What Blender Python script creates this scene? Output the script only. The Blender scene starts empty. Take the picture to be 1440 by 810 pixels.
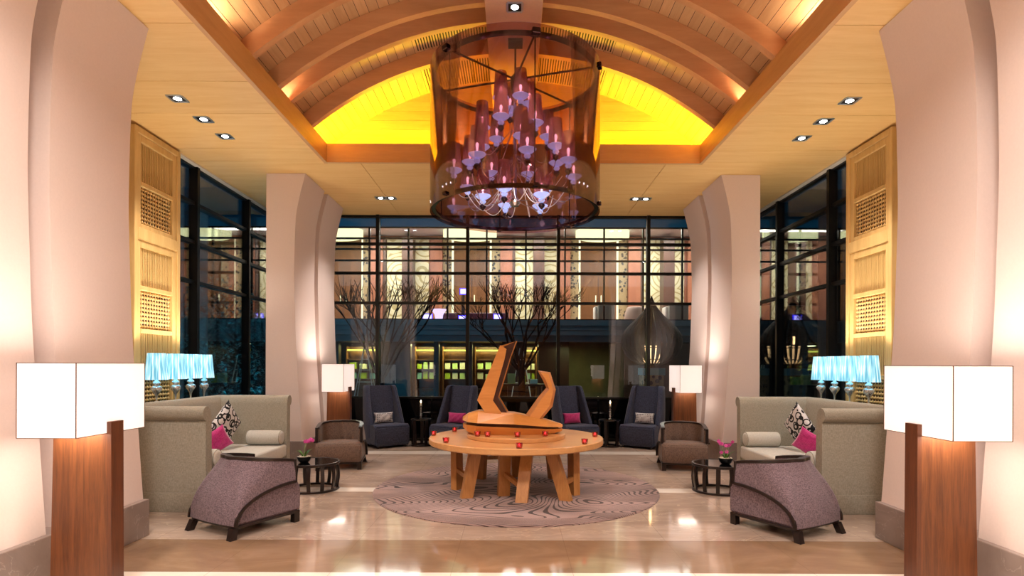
import bpy, bmesh, math, random
from mathutils import Vector, Matrix
PI = math.pi
sc = bpy.context.scene
COL = sc.collection
random.seed(7)
H = 1.55            # eye height
F = 800.0           # focal length in pixels of the 1440 wide frame
VX, VY = 721.0, 513.0

def X(px, Y): return (px - VX) * Y / F
def Z(py, Y): return H + (VY - py) * Y / F

def lin(c):
    if isinstance(c, str):
        c = c.lstrip('#'); c = [int(c[i:i + 2], 16) / 255 for i in (0, 2, 4)]
        return tuple((v / 12.92 if v <= .04045 else ((v + .055) / 1.055) ** 2.4) for v in c)
    return tuple(c)

# ------------------------------------------------------------------ mesh builder
class MB:
    def __init__(s): s.bm = bmesh.new()
    def poly(s, vs, fs):
        v = [s.bm.verts.new(p) for p in vs]
        for f in fs:
            try: s.bm.faces.new([v[i] for i in f])
            except ValueError: pass
        return s
    def box(s, x0, x1, y0, y1, z0, z1, M=None):
        vs = [Vector((x, y, z)) for z in (z0, z1) for y in (y0, y1) for x in (x0, x1)]
        if M: vs = [M @ v for v in vs]
        return s.poly(vs, [(0, 2, 3, 1), (4, 5, 7, 6), (0, 1, 5, 4), (2, 6, 7, 3), (0, 4, 6, 2), (1, 3, 7, 5)])
    def add(s, other, M=None):
        me = bpy.data.meshes.new('tmp'); other.to_mesh(me); other.free()
        if M: me.transform(M)
        s.bm.from_mesh(me); bpy.data.meshes.remove(me)
        return s
    def rbox(s, x0, x1, y0, y1, z0, z1, r=.02, seg=3, M=None, only=None):
        b = bmesh.new()
        bmesh.ops.create_cube(b, size=1)
        for v in b.verts:
            v.co = Vector(((x0 + x1) / 2 + v.co.x * (x1 - x0), (y0 + y1) / 2 + v.co.y * (y1 - y0), (z0 + z1) / 2 + v.co.z * (z1 - z0)))
        es = [e for e in b.edges if only is None or only(e)]
        bmesh.ops.bevel(b, geom=es, offset=r, segments=seg, profile=.5, affect='EDGES')
        return s.add(b, M)
    def hexa(s, bot, top):
        vs = list(bot) + list(top); n = len(bot)
        return s.poly(vs, [tuple(range(n - 1, -1, -1)), tuple(range(n, 2 * n))] + [(i, (i + 1) % n, n + (i + 1) % n, n + i) for i in range(n)])
    def prism(s, pts, axis, a0, a1, M=None):
        def mk(p, a):
            v = {'x': (a, p[0], p[1]), 'y': (p[0], a, p[1]), 'z': (p[0], p[1], a)}[axis]
            v = Vector(v); return M @ v if M else v
        return s.hexa([mk(p, a0) for p in pts], [mk(p, a1) for p in pts])
    def loft(s, rings, caps=True, closed=True):
        n = len(rings[0]); vs = [p for r in rings for p in r]; fs = []
        for k in range(len(rings) - 1):
            for i in range(n if closed else n - 1):
                j = (i + 1) % n
                fs.append((k * n + i, k * n + j, (k + 1) * n + j, (k + 1) * n + i))
        if caps:
            fs.append(tuple(range(n - 1, -1, -1))); fs.append(tuple(range((len(rings) - 1) * n, len(rings) * n)))
        return s.poly(vs, fs)
    def lathe(s, prof, seg=24, c=(0, 0, 0), caps=True, M=None):
        rings = []
        for r, z in prof:
            ring = [Vector((c[0] + r * math.cos(2 * PI * i / seg), c[1] + r * math.sin(2 * PI * i / seg), c[2] + z)) for i in range(seg)]
            rings.append([M @ v for v in ring] if M else ring)
        return s.loft(rings, caps)
    def tube(s, pts, r, seg=8, closed=False, sq=None, caps=True):
        pts = [Vector(p) for p in pts]; n = len(pts)
        rad = r if isinstance(r, (list, tuple)) else [r] * n
        rings = []; up = None
        for i in range(n):
            a = pts[i - 1] if (i > 0 or closed) else pts[i]
            b = pts[(i + 1) % n] if (i < n - 1 or closed) else pts[i]
            t = (b - a)
            if t.length < 1e-9: t = Vector((0, 0, 1))
            t.normalize()
            if up is None:
                up = Vector((0, 0, 1)) if abs(t.z) < .9 else Vector((1, 0, 0))
            side = t.cross(up)
            if side.length < 1e-6: side = t.cross(Vector((0, 1, 0)))
            side.normalize(); up2 = side.cross(t).normalized(); up = up2
            if sq:
                w, h = sq
                ring = [pts[i] + side * a_ * w / 2 + up2 * b_ * h / 2 for a_, b_ in ((1, 1), (-1, 1), (-1, -1), (1, -1))]
            else:
                ring = [pts[i] + (side * math.cos(2 * PI * k / seg) + up2 * math.sin(2 * PI * k / seg)) * rad[i] for k in range(seg)]
            rings.append(ring)
        if closed: rings.append(rings[0])
        return s.loft(rings, caps and not closed)
    def torus(s, R, r, c=(0, 0, 0), seg=64, rs=8, sq=None):
        pts = [(c[0] + R * math.cos(2 * PI * i / seg), c[1] + R * math.sin(2 * PI * i / seg), c[2]) for i in range(seg)]
        return s.tube(pts, r, rs, closed=True, sq=sq)
    def sphere(s, c, r, seg=12, sy=1, sz=1):
        prof = [(max(1e-4, r * math.sin(PI * i / seg)), -r * sz * math.cos(PI * i / seg)) for i in range(seg + 1)]
        return s.lathe(prof, seg, c)
    def build(s, name, mat, parent=None, smooth=None, M=None, loc=None):
        bmesh.ops.remove_doubles(s.bm, verts=s.bm.verts, dist=1e-6) if smooth else None
        bmesh.ops.recalc_face_normals(s.bm, faces=s.bm.faces)
        me = bpy.data.meshes.new(name)
        if M: s.bm.transform(M)
        s.bm.to_mesh(me); s.bm.free()
        if smooth:
            for p in me.polygons: p.use_smooth = True
            me.set_sharp_from_angle(angle=math.radians(smooth))
        o = bpy.data.objects.new(name, me); COL.objects.link(o)
        for m in (mat if isinstance(mat, list) else [mat]): me.materials.append(m)
        if parent: o.parent = parent
        if loc: o.location = loc
        return o

def tag(o, label=None, cat=None, group=None, kind=None):
    if label: o['label'] = label
    if cat: o['category'] = cat
    if group: o['group'] = group
    if kind: o['kind'] = kind
    return o
def empty(name, loc=(0, 0, 0), rz=0, label=None, cat=None, group=None, kind=None):
    o = bpy.data.objects.new(name, None); COL.objects.link(o)
    o.empty_display_size = .1
    o.location = loc; o.rotation_euler = (0, 0, rz)
    return tag(o, label, cat, group, kind)
def dup(root, loc=None, rz=None, label=None, group=None):
    r = root.copy(); COL.objects.link(r)
    if loc is not None: r.location = loc
    if rz is not None: r.rotation_euler = (0, 0, rz)
    if label: r['label'] = label
    if group: r['group'] = group
    for ch in list(root.children):
        c = ch.copy(); COL.objects.link(c); c.parent = r
        for g in list(ch.children):
            d = g.copy(); COL.objects.link(d); d.parent = c
    return r
def struct(o): o['kind'] = 'structure'; return o

# ------------------------------------------------------------------ materials
def nodes(name):
    m = bpy.data.materials.new(name); m.use_nodes = True
    nt = m.node_tree; nt.nodes.clear()
    out = nt.nodes.new('ShaderNodeOutputMaterial')
    return m, nt, out
def nd(nt, t, props=None, **kw):
    n = nt.nodes.new(t)
    for k, v in (props or {}).items(): setattr(n, k, v)
    for k, v in kw.items():
        k = k.replace('_', ' ')
        n.inputs[k].default_value = v
    return n
def lk(nt, a, b): nt.links.new(a, b)
def c4(c): return (*lin(c), 1)
def principled(nt, out, color, rough=.5, metal=0, spec=.5, sheen=0):
    b = nd(nt, 'ShaderNodeBsdfPrincipled')
    b.inputs['Base Color'].default_value = c4(color)
    b.inputs['Roughness'].default_value = rough; b.inputs['Metallic'].default_value = metal
    b.inputs['Specular IOR Level'].default_value = spec
    if sheen: b.inputs['Sheen Weight'].default_value = sheen
    lk(nt, b.outputs[0], out.inputs[0]); return b
def coords(nt, scale=(1, 1, 1), rot=(0, 0, 0), world=False):
    if world:
        t = nd(nt, 'ShaderNodeNewGeometry'); o = t.outputs['Position']
    else:
        t = nd(nt, 'ShaderNodeTexCoord'); o = t.outputs['Object']
    mp = nd(nt, 'ShaderNodeMapping'); mp.inputs['Scale'].default_value = scale; mp.inputs['Rotation'].default_value = rot
    lk(nt, o, mp.inputs[0]); return mp.outputs[0]
def noise(nt, vec, scale=5, detail=4, rough=.55, dist=0):
    n = nd(nt, 'ShaderNodeTexNoise', Scale=scale, Detail=detail, Roughness=rough, Distortion=dist)
    lk(nt, vec, n.inputs['Vector']); return n.outputs['Fac']
def ramp(nt, fac, stops, interp='LINEAR'):
    r = nd(nt, 'ShaderNodeValToRGB'); r.color_ramp.interpolation = interp
    e = r.color_ramp.elements
    while len(e) < len(stops): e.new(.5)
    for k, (p, c) in enumerate(stops): e[k].position = p; e[k].color = c4(c)
    lk(nt, fac, r.inputs[0]); return r.outputs[0]
def math_(nt, op, a, b=None):
    n = nd(nt, 'ShaderNodeMath', {'operation': op})
    for i, v in enumerate((a, b)):
        if v is None: continue
        if isinstance(v, (int, float)): n.inputs[i].default_value = v
        else: lk(nt, v, n.inputs[i])
    return n.outputs[0]
def mix(nt, fac, a, b, blend='MIX'):
    n = nd(nt, 'ShaderNodeMix', {'data_type': 'RGBA', 'blend_type': blend})
    for sock, v in ((n.inputs[0], fac), (n.inputs[6], a), (n.inputs[7], b)):
        if isinstance(v, (int, float)): sock.default_value = v
        elif isinstance(v, (str, tuple)): sock.default_value = c4(v)
        else: lk(nt, v, sock)
    return n.outputs[2]
def bump(nt, h, b, strength=.2, dist=.01):
    n = nd(nt, 'ShaderNodeBump', Strength=strength, Distance=dist)
    lk(nt, h, n.inputs['Height']); lk(nt, n.outputs[0], b.inputs['Normal'])

def plain(name, color, rough=.5, metal=0, spec=.5, var=.06, bmp=0, sc_=40):
    m, nt, out = nodes(name)
    b = principled(nt, out, color, rough, metal, spec)
    c = coords(nt)
    n = noise(nt, c, sc_, 3)
    l = lin(color)
    lk(nt, ramp(nt, n, [(.3, tuple(v * (1 - var) for v in l)), (.7, tuple(min(1, v * (1 + var)) for v in l))]), b.inputs['Base Color'])
    if bmp: bump(nt, n, b, bmp, .004)
    return m
def wood(name, c1, c2, axis='z', scale=6, rough=.42, island=.0, stretch=14, world=False):
    m, nt, out = nodes(name)
    b = principled(nt, out, c1, rough)
    s = {'x': (1, stretch, stretch), 'y': (stretch, 1, stretch), 'z': (stretch, stretch, 1)}[axis]
    c = coords(nt, s, world=world)
    n1 = noise(nt, c, scale * .35, 5, .6, .6)
    n2 = noise(nt, c, scale * 2.2, 3, .6)
    f = math_(nt, 'ADD', math_(nt, 'MULTIPLY', n1, .75), math_(nt, 'MULTIPLY', n2, .25))
    col = ramp(nt, f, [(.32, c2), (.62, c1)])
    if island:
        g = nd(nt, 'ShaderNodeNewGeometry')
        k = math_(nt, 'ADD', math_(nt, 'MULTIPLY', g.outputs['Random Per Island'], island), 1 - island)
        hv = nd(nt, 'ShaderNodeHueSaturation'); lk(nt, k, hv.inputs['Value']); lk(nt, col, hv.inputs['Color'])
        col = hv.outputs[0]
    lk(nt, col, b.inputs['Base Color'])
    bump(nt, f, b, .06, .003)
    return m
def fabric(name, c1, c2, scale=160, rough=.9, sheen=.15, streak=False):
    m, nt, out = nodes(name)
    b = principled(nt, out, c1, rough, 0, .2, sheen)
    a = noise(nt, coords(nt, (1, 1, .18)), scale, 2, .6)
    d = noise(nt, coords(nt, (.18, .18, 1)), scale, 2, .6)
    f = math_(nt, 'ADD', math_(nt, 'MULTIPLY', a, .6), math_(nt, 'MULTIPLY', d, .4))
    lk(nt, ramp(nt, f, [(.38, c2), (.6, c1)]), b.inputs['Base Color'])
    bump(nt, f, b, .25, .002)
    return m
def emit(name, color, strength):
    m, nt, out = nodes(name)
    e = nd(nt, 'ShaderNodeEmission', Strength=strength); e.inputs['Color'].default_value = c4(color)
    lk(nt, e.outputs[0], out.inputs[0]); return m
def thin_glass(name, tint, refl=.1, rough=0., fres=True, gcol=(1, 1, 1)):
    m, nt, out = nodes(name)
    t = nd(nt, 'ShaderNodeBsdfTransparent'); t.inputs[0].default_value = c4(tint)
    g = nd(nt, 'ShaderNodeBsdfGlossy', Roughness=rough); g.inputs[0].default_value = c4(gcol)
    mx = nd(nt, 'ShaderNodeMixShader')
    if fres:
        lw = nd(nt, 'ShaderNodeLayerWeight', Blend=.25)
        f = math_(nt, 'MINIMUM', math_(nt, 'ADD', math_(nt, 'MULTIPLY', lw.outputs['Fresnel'], .8), refl), .9)
        lk(nt, f, mx.inputs[0])
    else: mx.inputs[0].default_value = refl
    lk(nt, t.outputs[0], mx.inputs[1]); lk(nt, g.outputs[0], mx.inputs[2])
    lk(nt, mx.outputs[0], out.inputs[0]); return m

M = {}
M['paint'] = plain('warm_white_paint', '#d8c5bd', .7, var=.02, bmp=.03, sc_=60)
M['cream_paint'] = plain('cream_paint', '#d9cfc0', .7, var=.02)
M['plinth'] = None
M['soffit'] = wood('pale_ceiling_veneer', '#f0c884', '#e6b872', 'x', 3, .5, .06, 10)
M['fascia'] = wood('honey_fascia_wood', '#cf9f68', '#c0905a', 'y', 3, .45, 0, 10)
M['fascia_back'] = wood('honey_fascia_wood_cross', '#cf9f68', '#c0905a', 'x', 3, .45, 0, 10)
M['vault'] = wood('vault_boards', '#ddb080', '#cf9f6e', 'y', 4, .45, .18, 10)
M['tymp'] = wood('end_wall_boards', '#e0b67c', '#d6a86c', 'x', 4, .45, .1, 10)
M['rib'] = wood('rib_wood', '#cf9c70', '#c08c60', 'x', 3, .42, 0, 6)
M['ridge'] = plain('ridge_panel', '#d3a88a', .6, var=.03)
M['dark_gap'] = plain('dark_backing', '#3a2a1c', .8)
M['screen'] = wood('screen_wood', '#dcb877', '#caa262', 'z', 4, .45, .05, 10)
M['black_metal'] = plain('black_metal', '#0c0c0e', .35, .6)
M['frame'] = plain('window_frame_metal', '#15130f', .35, .5)
M['walnut'] = wood('walnut_veneer', '#744322', '#532c15', 'z', 6, .38, 0, 16)
M['walnut_edge'] = wood('walnut_edge', '#64361c', '#482412', 'z', 6, .4, 0, 16)
M['oak'] = wood('oak', '#bd8248', '#a56d36', 'z', 6, .38, 0, 12)
M['oak_top'] = wood('oak_top', '#d6a068', '#c58c56', 'x', 4, .3, 0, 10)
M['oak_bright'] = wood('sculpture_wood', '#dd9850', '#cd8640', 'x', 4, .35, 0, 8)
M['wenge'] = wood('wenge', '#241713', '#140b09', 'x', 6, .3, 0, 10)
M['sculpt_dark'] = wood('sculpture_inner_wood', '#4a2312', '#35170b', 'x', 5, .35, 0, 8)
M['linen'] = fabric('greige_linen', '#a39d8f', '#8a8475', 220)
M['linen_seat'] = fabric('pale_linen', '#c8c6be', '#b5b2a9', 220)
M['tweed'] = fabric('mauve_tweed', '#85727a', '#4c3f45', 230)
M['tweed_brown'] = fabric('brown_tweed', '#7d685c', '#594841', 230)
M['navy'] = fabric('navy_wool', '#434a62', '#282d40', 150)
M['pink'] = fabric('magenta_velvet', '#c93a86', '#a82568', 120, .7, .4)
M['piping'] = plain('dark_piping', '#1a1c28', .8)
M['chrome'] = plain('chrome', '#c8c0c4', .08, 1, var=.02)
M['dark_chrome'] = plain('dark_chrome', '#4a3a3e', .12, 1, var=.02)
M['crystal'] = thin_glass('crystal', '#e4ecef', .3, .03)
M['black_glass'] = plain('black_glass_top', '#08090b', .05, 0, .7)
M['pot'] = plain('black_ceramic', '#0d0d0f', .3)
M['pebble'] = plain('white_pebbles', '#d8d0bc', .7, var=.25, bmp=.6, sc_=90)
M['leaf'] = plain('orchid_leaf', '#4d7a2a', .45, var=.25)
M['orchid'] = plain('orchid_petal', '#d94fa4', .6, var=.2)
M['stem'] = plain('orchid_stem', '#8f9a6a', .6)
M['wax'] = plain('white_wax', '#efe6d8', .5)
M['red_glass'] = thin_glass('red_votive_glass', '#f25a74', .12, .02)
M['bark'] = plain('bark', '#120d0a', .9, 0, .15, var=.3, bmp=.4)
M['bamboo_dark'] = plain('dark_bamboo', '#170e09', .6, 0, .2, var=.3)
M['ground'] = plain('outdoor_paving', '#1a1c1e', .6, var=.2, sc_=4)

def marble(name, c1, c2, vein, rough=.3, scale=1.6):
    m, nt, out = nodes(name)
    b = principled(nt, out, c1, rough)
    c = coords(nt, world=True)
    n = noise(nt, c, scale, 6, .6, 1.2)
    v = noise(nt, c, scale * .8, 5, .55, 2.5)
    line = math_(nt, 'LESS_THAN', math_(nt, 'ABSOLUTE', math_(nt, 'SUBTRACT', v, .5)), .006)
    col = mix(nt, math_(nt, 'MULTIPLY', line, .35), ramp(nt, n, [(.3, c2), (.7, c1)]), vein)
    lk(nt, col, b.inputs['Base Color']); return m
M['plinth'] = marble('grey_brown_marble', '#93827a', '#7d6d66', '#b5a79d', .35, 2.2)

def floor_mat():
    m, nt, out = nodes('polished_marble_floor')
    b = principled(nt, out, '#b89878', .085, 0, .6)
    g = nd(nt, 'ShaderNodeNewGeometry')
    sp = nd(nt, 'ShaderNodeSeparateXYZ'); lk(nt, g.outputs['Position'], sp.inputs[0])
    x, y = sp.outputs[0], sp.outputs[1]
    c = coords(nt, (1, 2.4, 1), world=True)
    n = noise(nt, c, 1.1, 6, .62, 1.4)
    v = noise(nt, c, .7, 5, .55, 2.2)
    beige = ramp(nt, n, [(.28, '#9e897a'), (.55, '#b19c8c'), (.75, '#c0ad9e')])
    tan = ramp(nt, n, [(.28, '#816650'), (.55, '#8e7259'), (.75, '#9a7e66')])
    white = ramp(nt, n, [(.3, '#ddd0c2'), (.7, '#efe6da')])
    vein = math_(nt, 'MULTIPLY', math_(nt, 'LESS_THAN', math_(nt, 'ABSOLUTE', math_(nt, 'SUBTRACT', v, .5)), .008), .35)
    beige = mix(nt, vein, beige, '#d9c4ac')
    def band(a, z):
        return math_(nt, 'MULTIPLY', math_(nt, 'GREATER_THAN', y, a), math_(nt, 'LESS_THAN', y, z))
    col = mix(nt, band(4.24, 5.02), beige, tan)
    w = math_(nt, 'ADD', band(6.92, 7.16), band(9.85, 10.2))
    w = math_(nt, 'ADD', w, band(-20, 4.24))
    col = mix(nt, w, col, white)
    # joints
    for a in (4.24, 5.02, 6.04, 6.92, 7.16, 8.05, 8.95, 9.85, 10.2):
        col = mix(nt, math_(nt, 'MULTIPLY', band(a - .003, a + .003), .5), col, '#6d5642')
    ax = math_(nt, 'ABSOLUTE', x)
    fx = math_(nt, 'FRACT', math_(nt, 'DIVIDE', math_(nt, 'ADD', ax, .45), .9))
    col = mix(nt, math_(nt, 'MULTIPLY', math_(nt, 'LESS_THAN', fx, .006), .35), col, '#6d5642')
    lk(nt, col, b.inputs['Base Color']); return m
M['floor'] = floor_mat()

def rug_mat():
    m, nt, out = nodes('ripple_rug')
    b = principled(nt, out, '#8a716b', .95, 0, .1, .2)
    c = coords(nt, (.55, 1.0, 1), (0, 0, .5))
    n = noise(nt, c, .62, 1.0, .35, .9)
    sp = nd(nt, 'ShaderNodeSeparateXYZ'); lk(nt, coords(nt, (6, 16, 1)), sp.inputs[0])
    ry = math_(nt, 'ADD', sp.outputs[0], sp.outputs[1])
    fr = math_(nt, 'FRACT', math_(nt, 'ADD', math_(nt, 'MULTIPLY', n, 78), ry))
    big = noise(nt, coords(nt, (.6, 1.4, 1)), 1.3, 2)
    w = math_(nt, 'ADD', math_(nt, 'MULTIPLY', big, .9), -.14)
    line = math_(nt, 'LESS_THAN', fr, w)
    base = ramp(nt, big, [(.35, '#ab8f89'), (.65, '#8b726e')])
    fine = noise(nt, coords(nt, (1, 1, 1)), 240, 2)
    col = mix(nt, line, base, '#2e1f1d')
    col = mix(nt, math_(nt, 'MULTIPLY', fine, .35), col, '#6b5652')
    lk(nt, col, b.inputs['Base Color']); bump(nt, fine, b, .5, .004); return m
M['rug'] = rug_mat()

def loops_mat():
    m, nt, out = nodes('loop_print_cotton')
    b = principled(nt, out, '#d8d4d4', .85)
    tot = None
    for k, (s, off) in enumerate(((8.5, 0), (8.5, 3.7))):
        cc = coords(nt)
        add = nd(nt, 'ShaderNodeVectorMath', {'operation': 'ADD'}); lk(nt, cc, add.inputs[0]); add.inputs[1].default_value = (off, off * .7, off * 1.3)
        vo = nd(nt, 'ShaderNodeTexVoronoi', Scale=s, Randomness=.8); lk(nt, add.outputs[0], vo.inputs['Vector'])
        l = math_(nt, 'LESS_THAN', math_(nt, 'ABSOLUTE', math_(nt, 'SUBTRACT', vo.outputs['Distance'], .42)), .075)
        tot = l if tot is None else math_(nt, 'MAXIMUM', tot, l)
    lk(nt, mix(nt, tot, '#d3cfd0', '#0e0d10'), b.inputs['Base Color']); return m
M['loops'] = loops_mat()
def dots_mat():
    m, nt, out = nodes('dotted_weave')
    b = principled(nt, out, '#b9b9c4', .85)
    vo = nd(nt, 'ShaderNodeTexVoronoi', Scale=30, Randomness=.12); lk(nt, coords(nt), vo.inputs['Vector'])
    l = math_(nt, 'LESS_THAN', vo.outputs['Distance'], .36)
    lk(nt, mix(nt, l, '#c9c8cc', '#3b3f52'), b.inputs['Base Color']); return m
M['dots'] = dots_mat()

def shade_mat(name, color, strength, vary=.25, zc=None, hh=None):
    # lit lampshade cloth: glows by itself, a little brighter around the bulb
    m, nt, out = nodes(name)
    b = principled(nt, out, color, .8)
    t = nd(nt, 'ShaderNodeTexCoord')
    ln = nd(nt, 'ShaderNodeVectorMath', {'operation': 'LENGTH'})
    mp = nd(nt, 'ShaderNodeMapping')
    if zc is not None: mp.inputs['Location'].default_value = (0, 0, -zc)
    lk(nt, t.outputs['Object'], mp.inputs[0]); lk(nt, mp.outputs[0], ln.inputs[0])
    f = math_(nt, 'SUBTRACT', 1.0, math_(nt, 'MULTIPLY', ln.outputs['Value'], vary / (hh or .5)))
    b.inputs['Emission Color'].default_value = c4(color)
    lk(nt, math_(nt, 'MULTIPLY', f, strength), b.inputs['Emission Strength'])
    return m
M['shade'] = shade_mat('white_lampshade', '#fff4ee', .5, .22, 1.32, .4)
def blue_shade():
    m, nt, out = nodes('blue_pleated_shade')
    b = principled(nt, out, '#6fb7cc', .6)
    c = coords(nt, (1, 1, 0))
    n = noise(nt, c, 42, 1)
    col = ramp(nt, n, [(.36, '#5fa6c0'), (.52, '#8fcbde'), (.66, '#d8f1f4')])
    lk(nt, col, b.inputs['Base Color']); lk(nt, col, b.inputs['Emission Color'])
    b.inputs['Emission Strength'].default_value = .75
    return m
M['blue_shade'] = blue_shade()
M['smoke'] = thin_glass('smoked_acrylic', (.74, .57, .58), .03, .02)
def plum():
    m, nt, out = nodes('plum_tinted_shade')
    tr = nd(nt, 'ShaderNodeBsdfTransparent'); tr.inputs[0].default_value = (.86, .66, .70, 1)
    tl = nd(nt, 'ShaderNodeBsdfTranslucent'); tl.inputs[0].default_value = c4('#c8948e')
    df = nd(nt, 'ShaderNodeBsdfDiffuse'); df.inputs[0].default_value = c4('#b07e7a')
    gl = nd(nt, 'ShaderNodeBsdfGlossy', Roughness=.06); gl.inputs[0].default_value = c4('#e0b0b8')
    a = nd(nt, 'ShaderNodeMixShader'); a.inputs[0].default_value = .5; lk(nt, tl.outputs[0], a.inputs[1]); lk(nt, df.outputs[0], a.inputs[2])
    b = nd(nt, 'ShaderNodeMixShader'); b.inputs[0].default_value = .38; lk(nt, tr.outputs[0], b.inputs[1]); lk(nt, a.outputs[0], b.inputs[2])
    c = nd(nt, 'ShaderNodeMixShader'); c.inputs[0].default_value = .14; lk(nt, b.outputs[0], c.inputs[1]); lk(nt, gl.outputs[0], c.inputs[2])
    lk(nt, c.outputs[0], out.inputs[0]); return m
M['smoke_small'] = plum()
M['bowl'] = None
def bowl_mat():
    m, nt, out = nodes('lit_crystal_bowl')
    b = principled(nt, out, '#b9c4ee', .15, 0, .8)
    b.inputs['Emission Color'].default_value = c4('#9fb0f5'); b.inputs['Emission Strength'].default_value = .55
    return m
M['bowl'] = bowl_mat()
M['glass_loop'] = plain('clear_cable', '#e9e4ea', .15, 0, .8)
M['bulb'] = emit('chandelier_bulb', '#f1ecff', 9)
M['lens'] = emit('downlight_lens', '#ffffff', 14)
M['steel'] = plain('brushed_steel', '#b9c0c4', .3, .8)
M['flame'] = emit('candle_flame', '#ffd9a0', 14)
M['votive_glow'] = emit('votive_flame', '#ffb8a0', 9)
M['win_glass'] = thin_glass('window_glass', (.88, .92, .93), .028, 0)
M['far_glass'] = thin_glass('gallery_glass', (.95, .96, .96), .01, 0)
M['dark_glass'] = plain('dark_spandrel_glass', '#040506', .04, 0, .35)
EXPOSURE = 0.52
# ================================================================== THE ROOM
CZ = 4.58                      # soffit height
WX = 4.92                      # side walls
YB = 11.6                      # back glass wall
RX, RY0, RY1 = 2.79, 1.2, 8.5  # ceiling recess
VC, VR, RR = 1.48, 4.57, 4.37  # vault centre height, board radius, rib radius
YT = 9.02                      # end wall of the vault
FT = 4.85                      # top of the fascia

struct(MB().box(-6, 6, -6, YB + .05, -.12, 0).build('floor', M['floor']))

# ceiling soffit made of veneered panels with fine joints
s = MB()
ys = [-6, -4, -2, 0, 1.2, 2.6, 3.9, 5.06, 6.1, 6.88, 8.0, 8.5, 10.1, YB + .04]
g = .004
for a, b in zip(ys, ys[1:]):
    if b <= RY0 or a >= RY1 - .01:
        for x0, x1 in ((-WX - .05, -2.3), (-2.3, 0), (0, 2.3), (2.3, WX + .05)):
            s.box(x0 + g, x1 - g, a + g, b - g, CZ, CZ + .02)
    else:
        s.box(-WX - .05 + g, -RX - .045, a + g, b - g, CZ, CZ + .02)
        s.box(RX + .045, WX + .05 - g, a + g, b - g, CZ, CZ + .02)
ceil = struct(s.build('ceiling', M['soffit']))
s = MB()
s.box(-WX - .05, -RX - .03, -6, YB + .04, CZ + .021, CZ + .05)
s.box(RX + .06, WX + .05, -6, YB + .04, CZ + .021, CZ + .05)
s.box(-RX - .03, RX + .03, RY1 + .03, YB + .04, CZ + .021, CZ + .05)
s.box(-RX - .06, RX + .06, -6, RY0 - .056, CZ + .021, CZ + .05)
s.build('panel_backing', M['dark_gap'], ceil)
# fascia boards around the recess
s = MB()
for sx in (-1, 1):
    x0, x1 = sorted((sx * RX, sx * (RX + .05)))
    s.box(x0, x1, RY0, RY1 + .06, CZ - .012, FT)
o = s.build('fascia', M['fascia'], ceil)
s = MB()
s.box(-RX + .001, RX - .001, RY1, RY1 + .05, CZ - .012, FT); s.box(-RX + .001, RX - .001, RY0 - .05, RY0, CZ - .012, FT)
s.build('fascia', M['fascia_back'], ceil)
# ledges behind the fascia that hide the cove lights
s = MB()
for sx in (-1, 1):
    x0, x1 = sorted((sx * (RX + .051), sx * 3.3))
    s.box(x0, x1, RY0, YT + .1, CZ + .06, CZ + .1)
s.box(-RX - .0509, RX + .0509, RY1 + .061, YT + .1, CZ + .06, CZ + .1)
s.build('cove_ledge', M['fascia'], ceil)

# barrel vault boards
def arc(R, a): return (R * math.sin(a), VC + R * math.cos(a))
A1 = math.acos((CZ + .1 - VC) / VR)
nb = 58
s = MB()
for i in range(nb):
    a0 = -A1 + 2 * A1 * i / nb + .0006; a1 = -A1 + 2 * A1 * (i + 1) / nb - .0006
    p = [arc(VR, a0), arc(VR, a1), arc(VR + .03, a1), arc(VR + .03, a0)]
    s.prism(p, 'y', RY0 - .1, YT + .05)
vault = struct(s.build('ceiling_vault', M['vault']))
s = MB()
ring = [-A1 - .02 + (2 * A1 + .04) * i / 40 for i in range(41)]
pts = [arc(VR + .031, a) for a in ring] + [arc(VR + .06, a) for a in reversed(ring)]
s.prism(pts, 'y', RY0 - .12, YT + .12)
s.build('vault_backing', M['dark_gap'], vault)
# slotted air grilles near the ridge, between the ribs
RIBS = [3.55, 4.35, 5.02, 6.06, 6.73, 7.12, 7.85]
def bays():
    e = [RY0] + RIBS + [YT]
    for a, b in zip(e, e[1:]):
        if b - a > .5: yield a + .1, b
for a, b in bays():
    if b < 5: continue
    s = MB()
    for sx in (-1, 1):
        for k in range(26):
            an = sx * (.085 + k * .0083)
            p = [arc(VR - .004, an), arc(VR - .004, an + .0035), arc(VR + .001, an + .0035), arc(VR + .001, an)]
            s.prism(p, 'y', a + .06, b - .04)
    s.build('air_slots', M['dark_gap'], vault)
# end walls of the vault
def endwall(name, y0, y1):
    s = MB(); z = CZ + .1
    while z < VC + VR:
        z1 = z + .148
        w = math.sqrt(max(.01, (VR + .03) ** 2 - (z - VC) ** 2))
        w1 = math.sqrt(max(.01, (VR + .03) ** 2 - (z1 - VC) ** 2)) if z1 < VC + VR else .3
        s.prism([(-w, z + .002), (w, z + .002), (w1, z1 - .002), (-w1, z1 - .002)], 'y', y0, y1)
        z = z1
    return struct(s.build(name, M['tymp']))
endwall('wall_vault_end', YT, YT + .03)
endwall('wall_vault_front', RY0 - .06, RY0 - .03)
# ribs
for k, y in enumerate(RIBS):
    s = MB(); n = 48
    a = math.acos((CZ + .12 - VC) / RR)
    inn = [arc(RR, -a + 2 * a * i / n) for i in range(n + 1)]
    outr = [arc(VR - .003, -a + 2 * a * i / n) for i in range(n + 1)]
    rings = []
    for i in range(n + 1):
        (x0, z0), (x1, z1) = inn[i], outr[i]
        rings.append([(x0, y, z0), (x0, y + .09, z0), (x1, y + .09, z1), (x1, y, z1)])
    s.loft(rings)
    struct(s.build('trim_%d' % (k + 1), M['rib'], smooth=40))
# flat ridge panel
struct(MB().rbox(-.325, .325, RY0, YT - .01, 5.58, 5.86, .006, 1).build('ceiling_ridge', M['ridge']))

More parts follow.
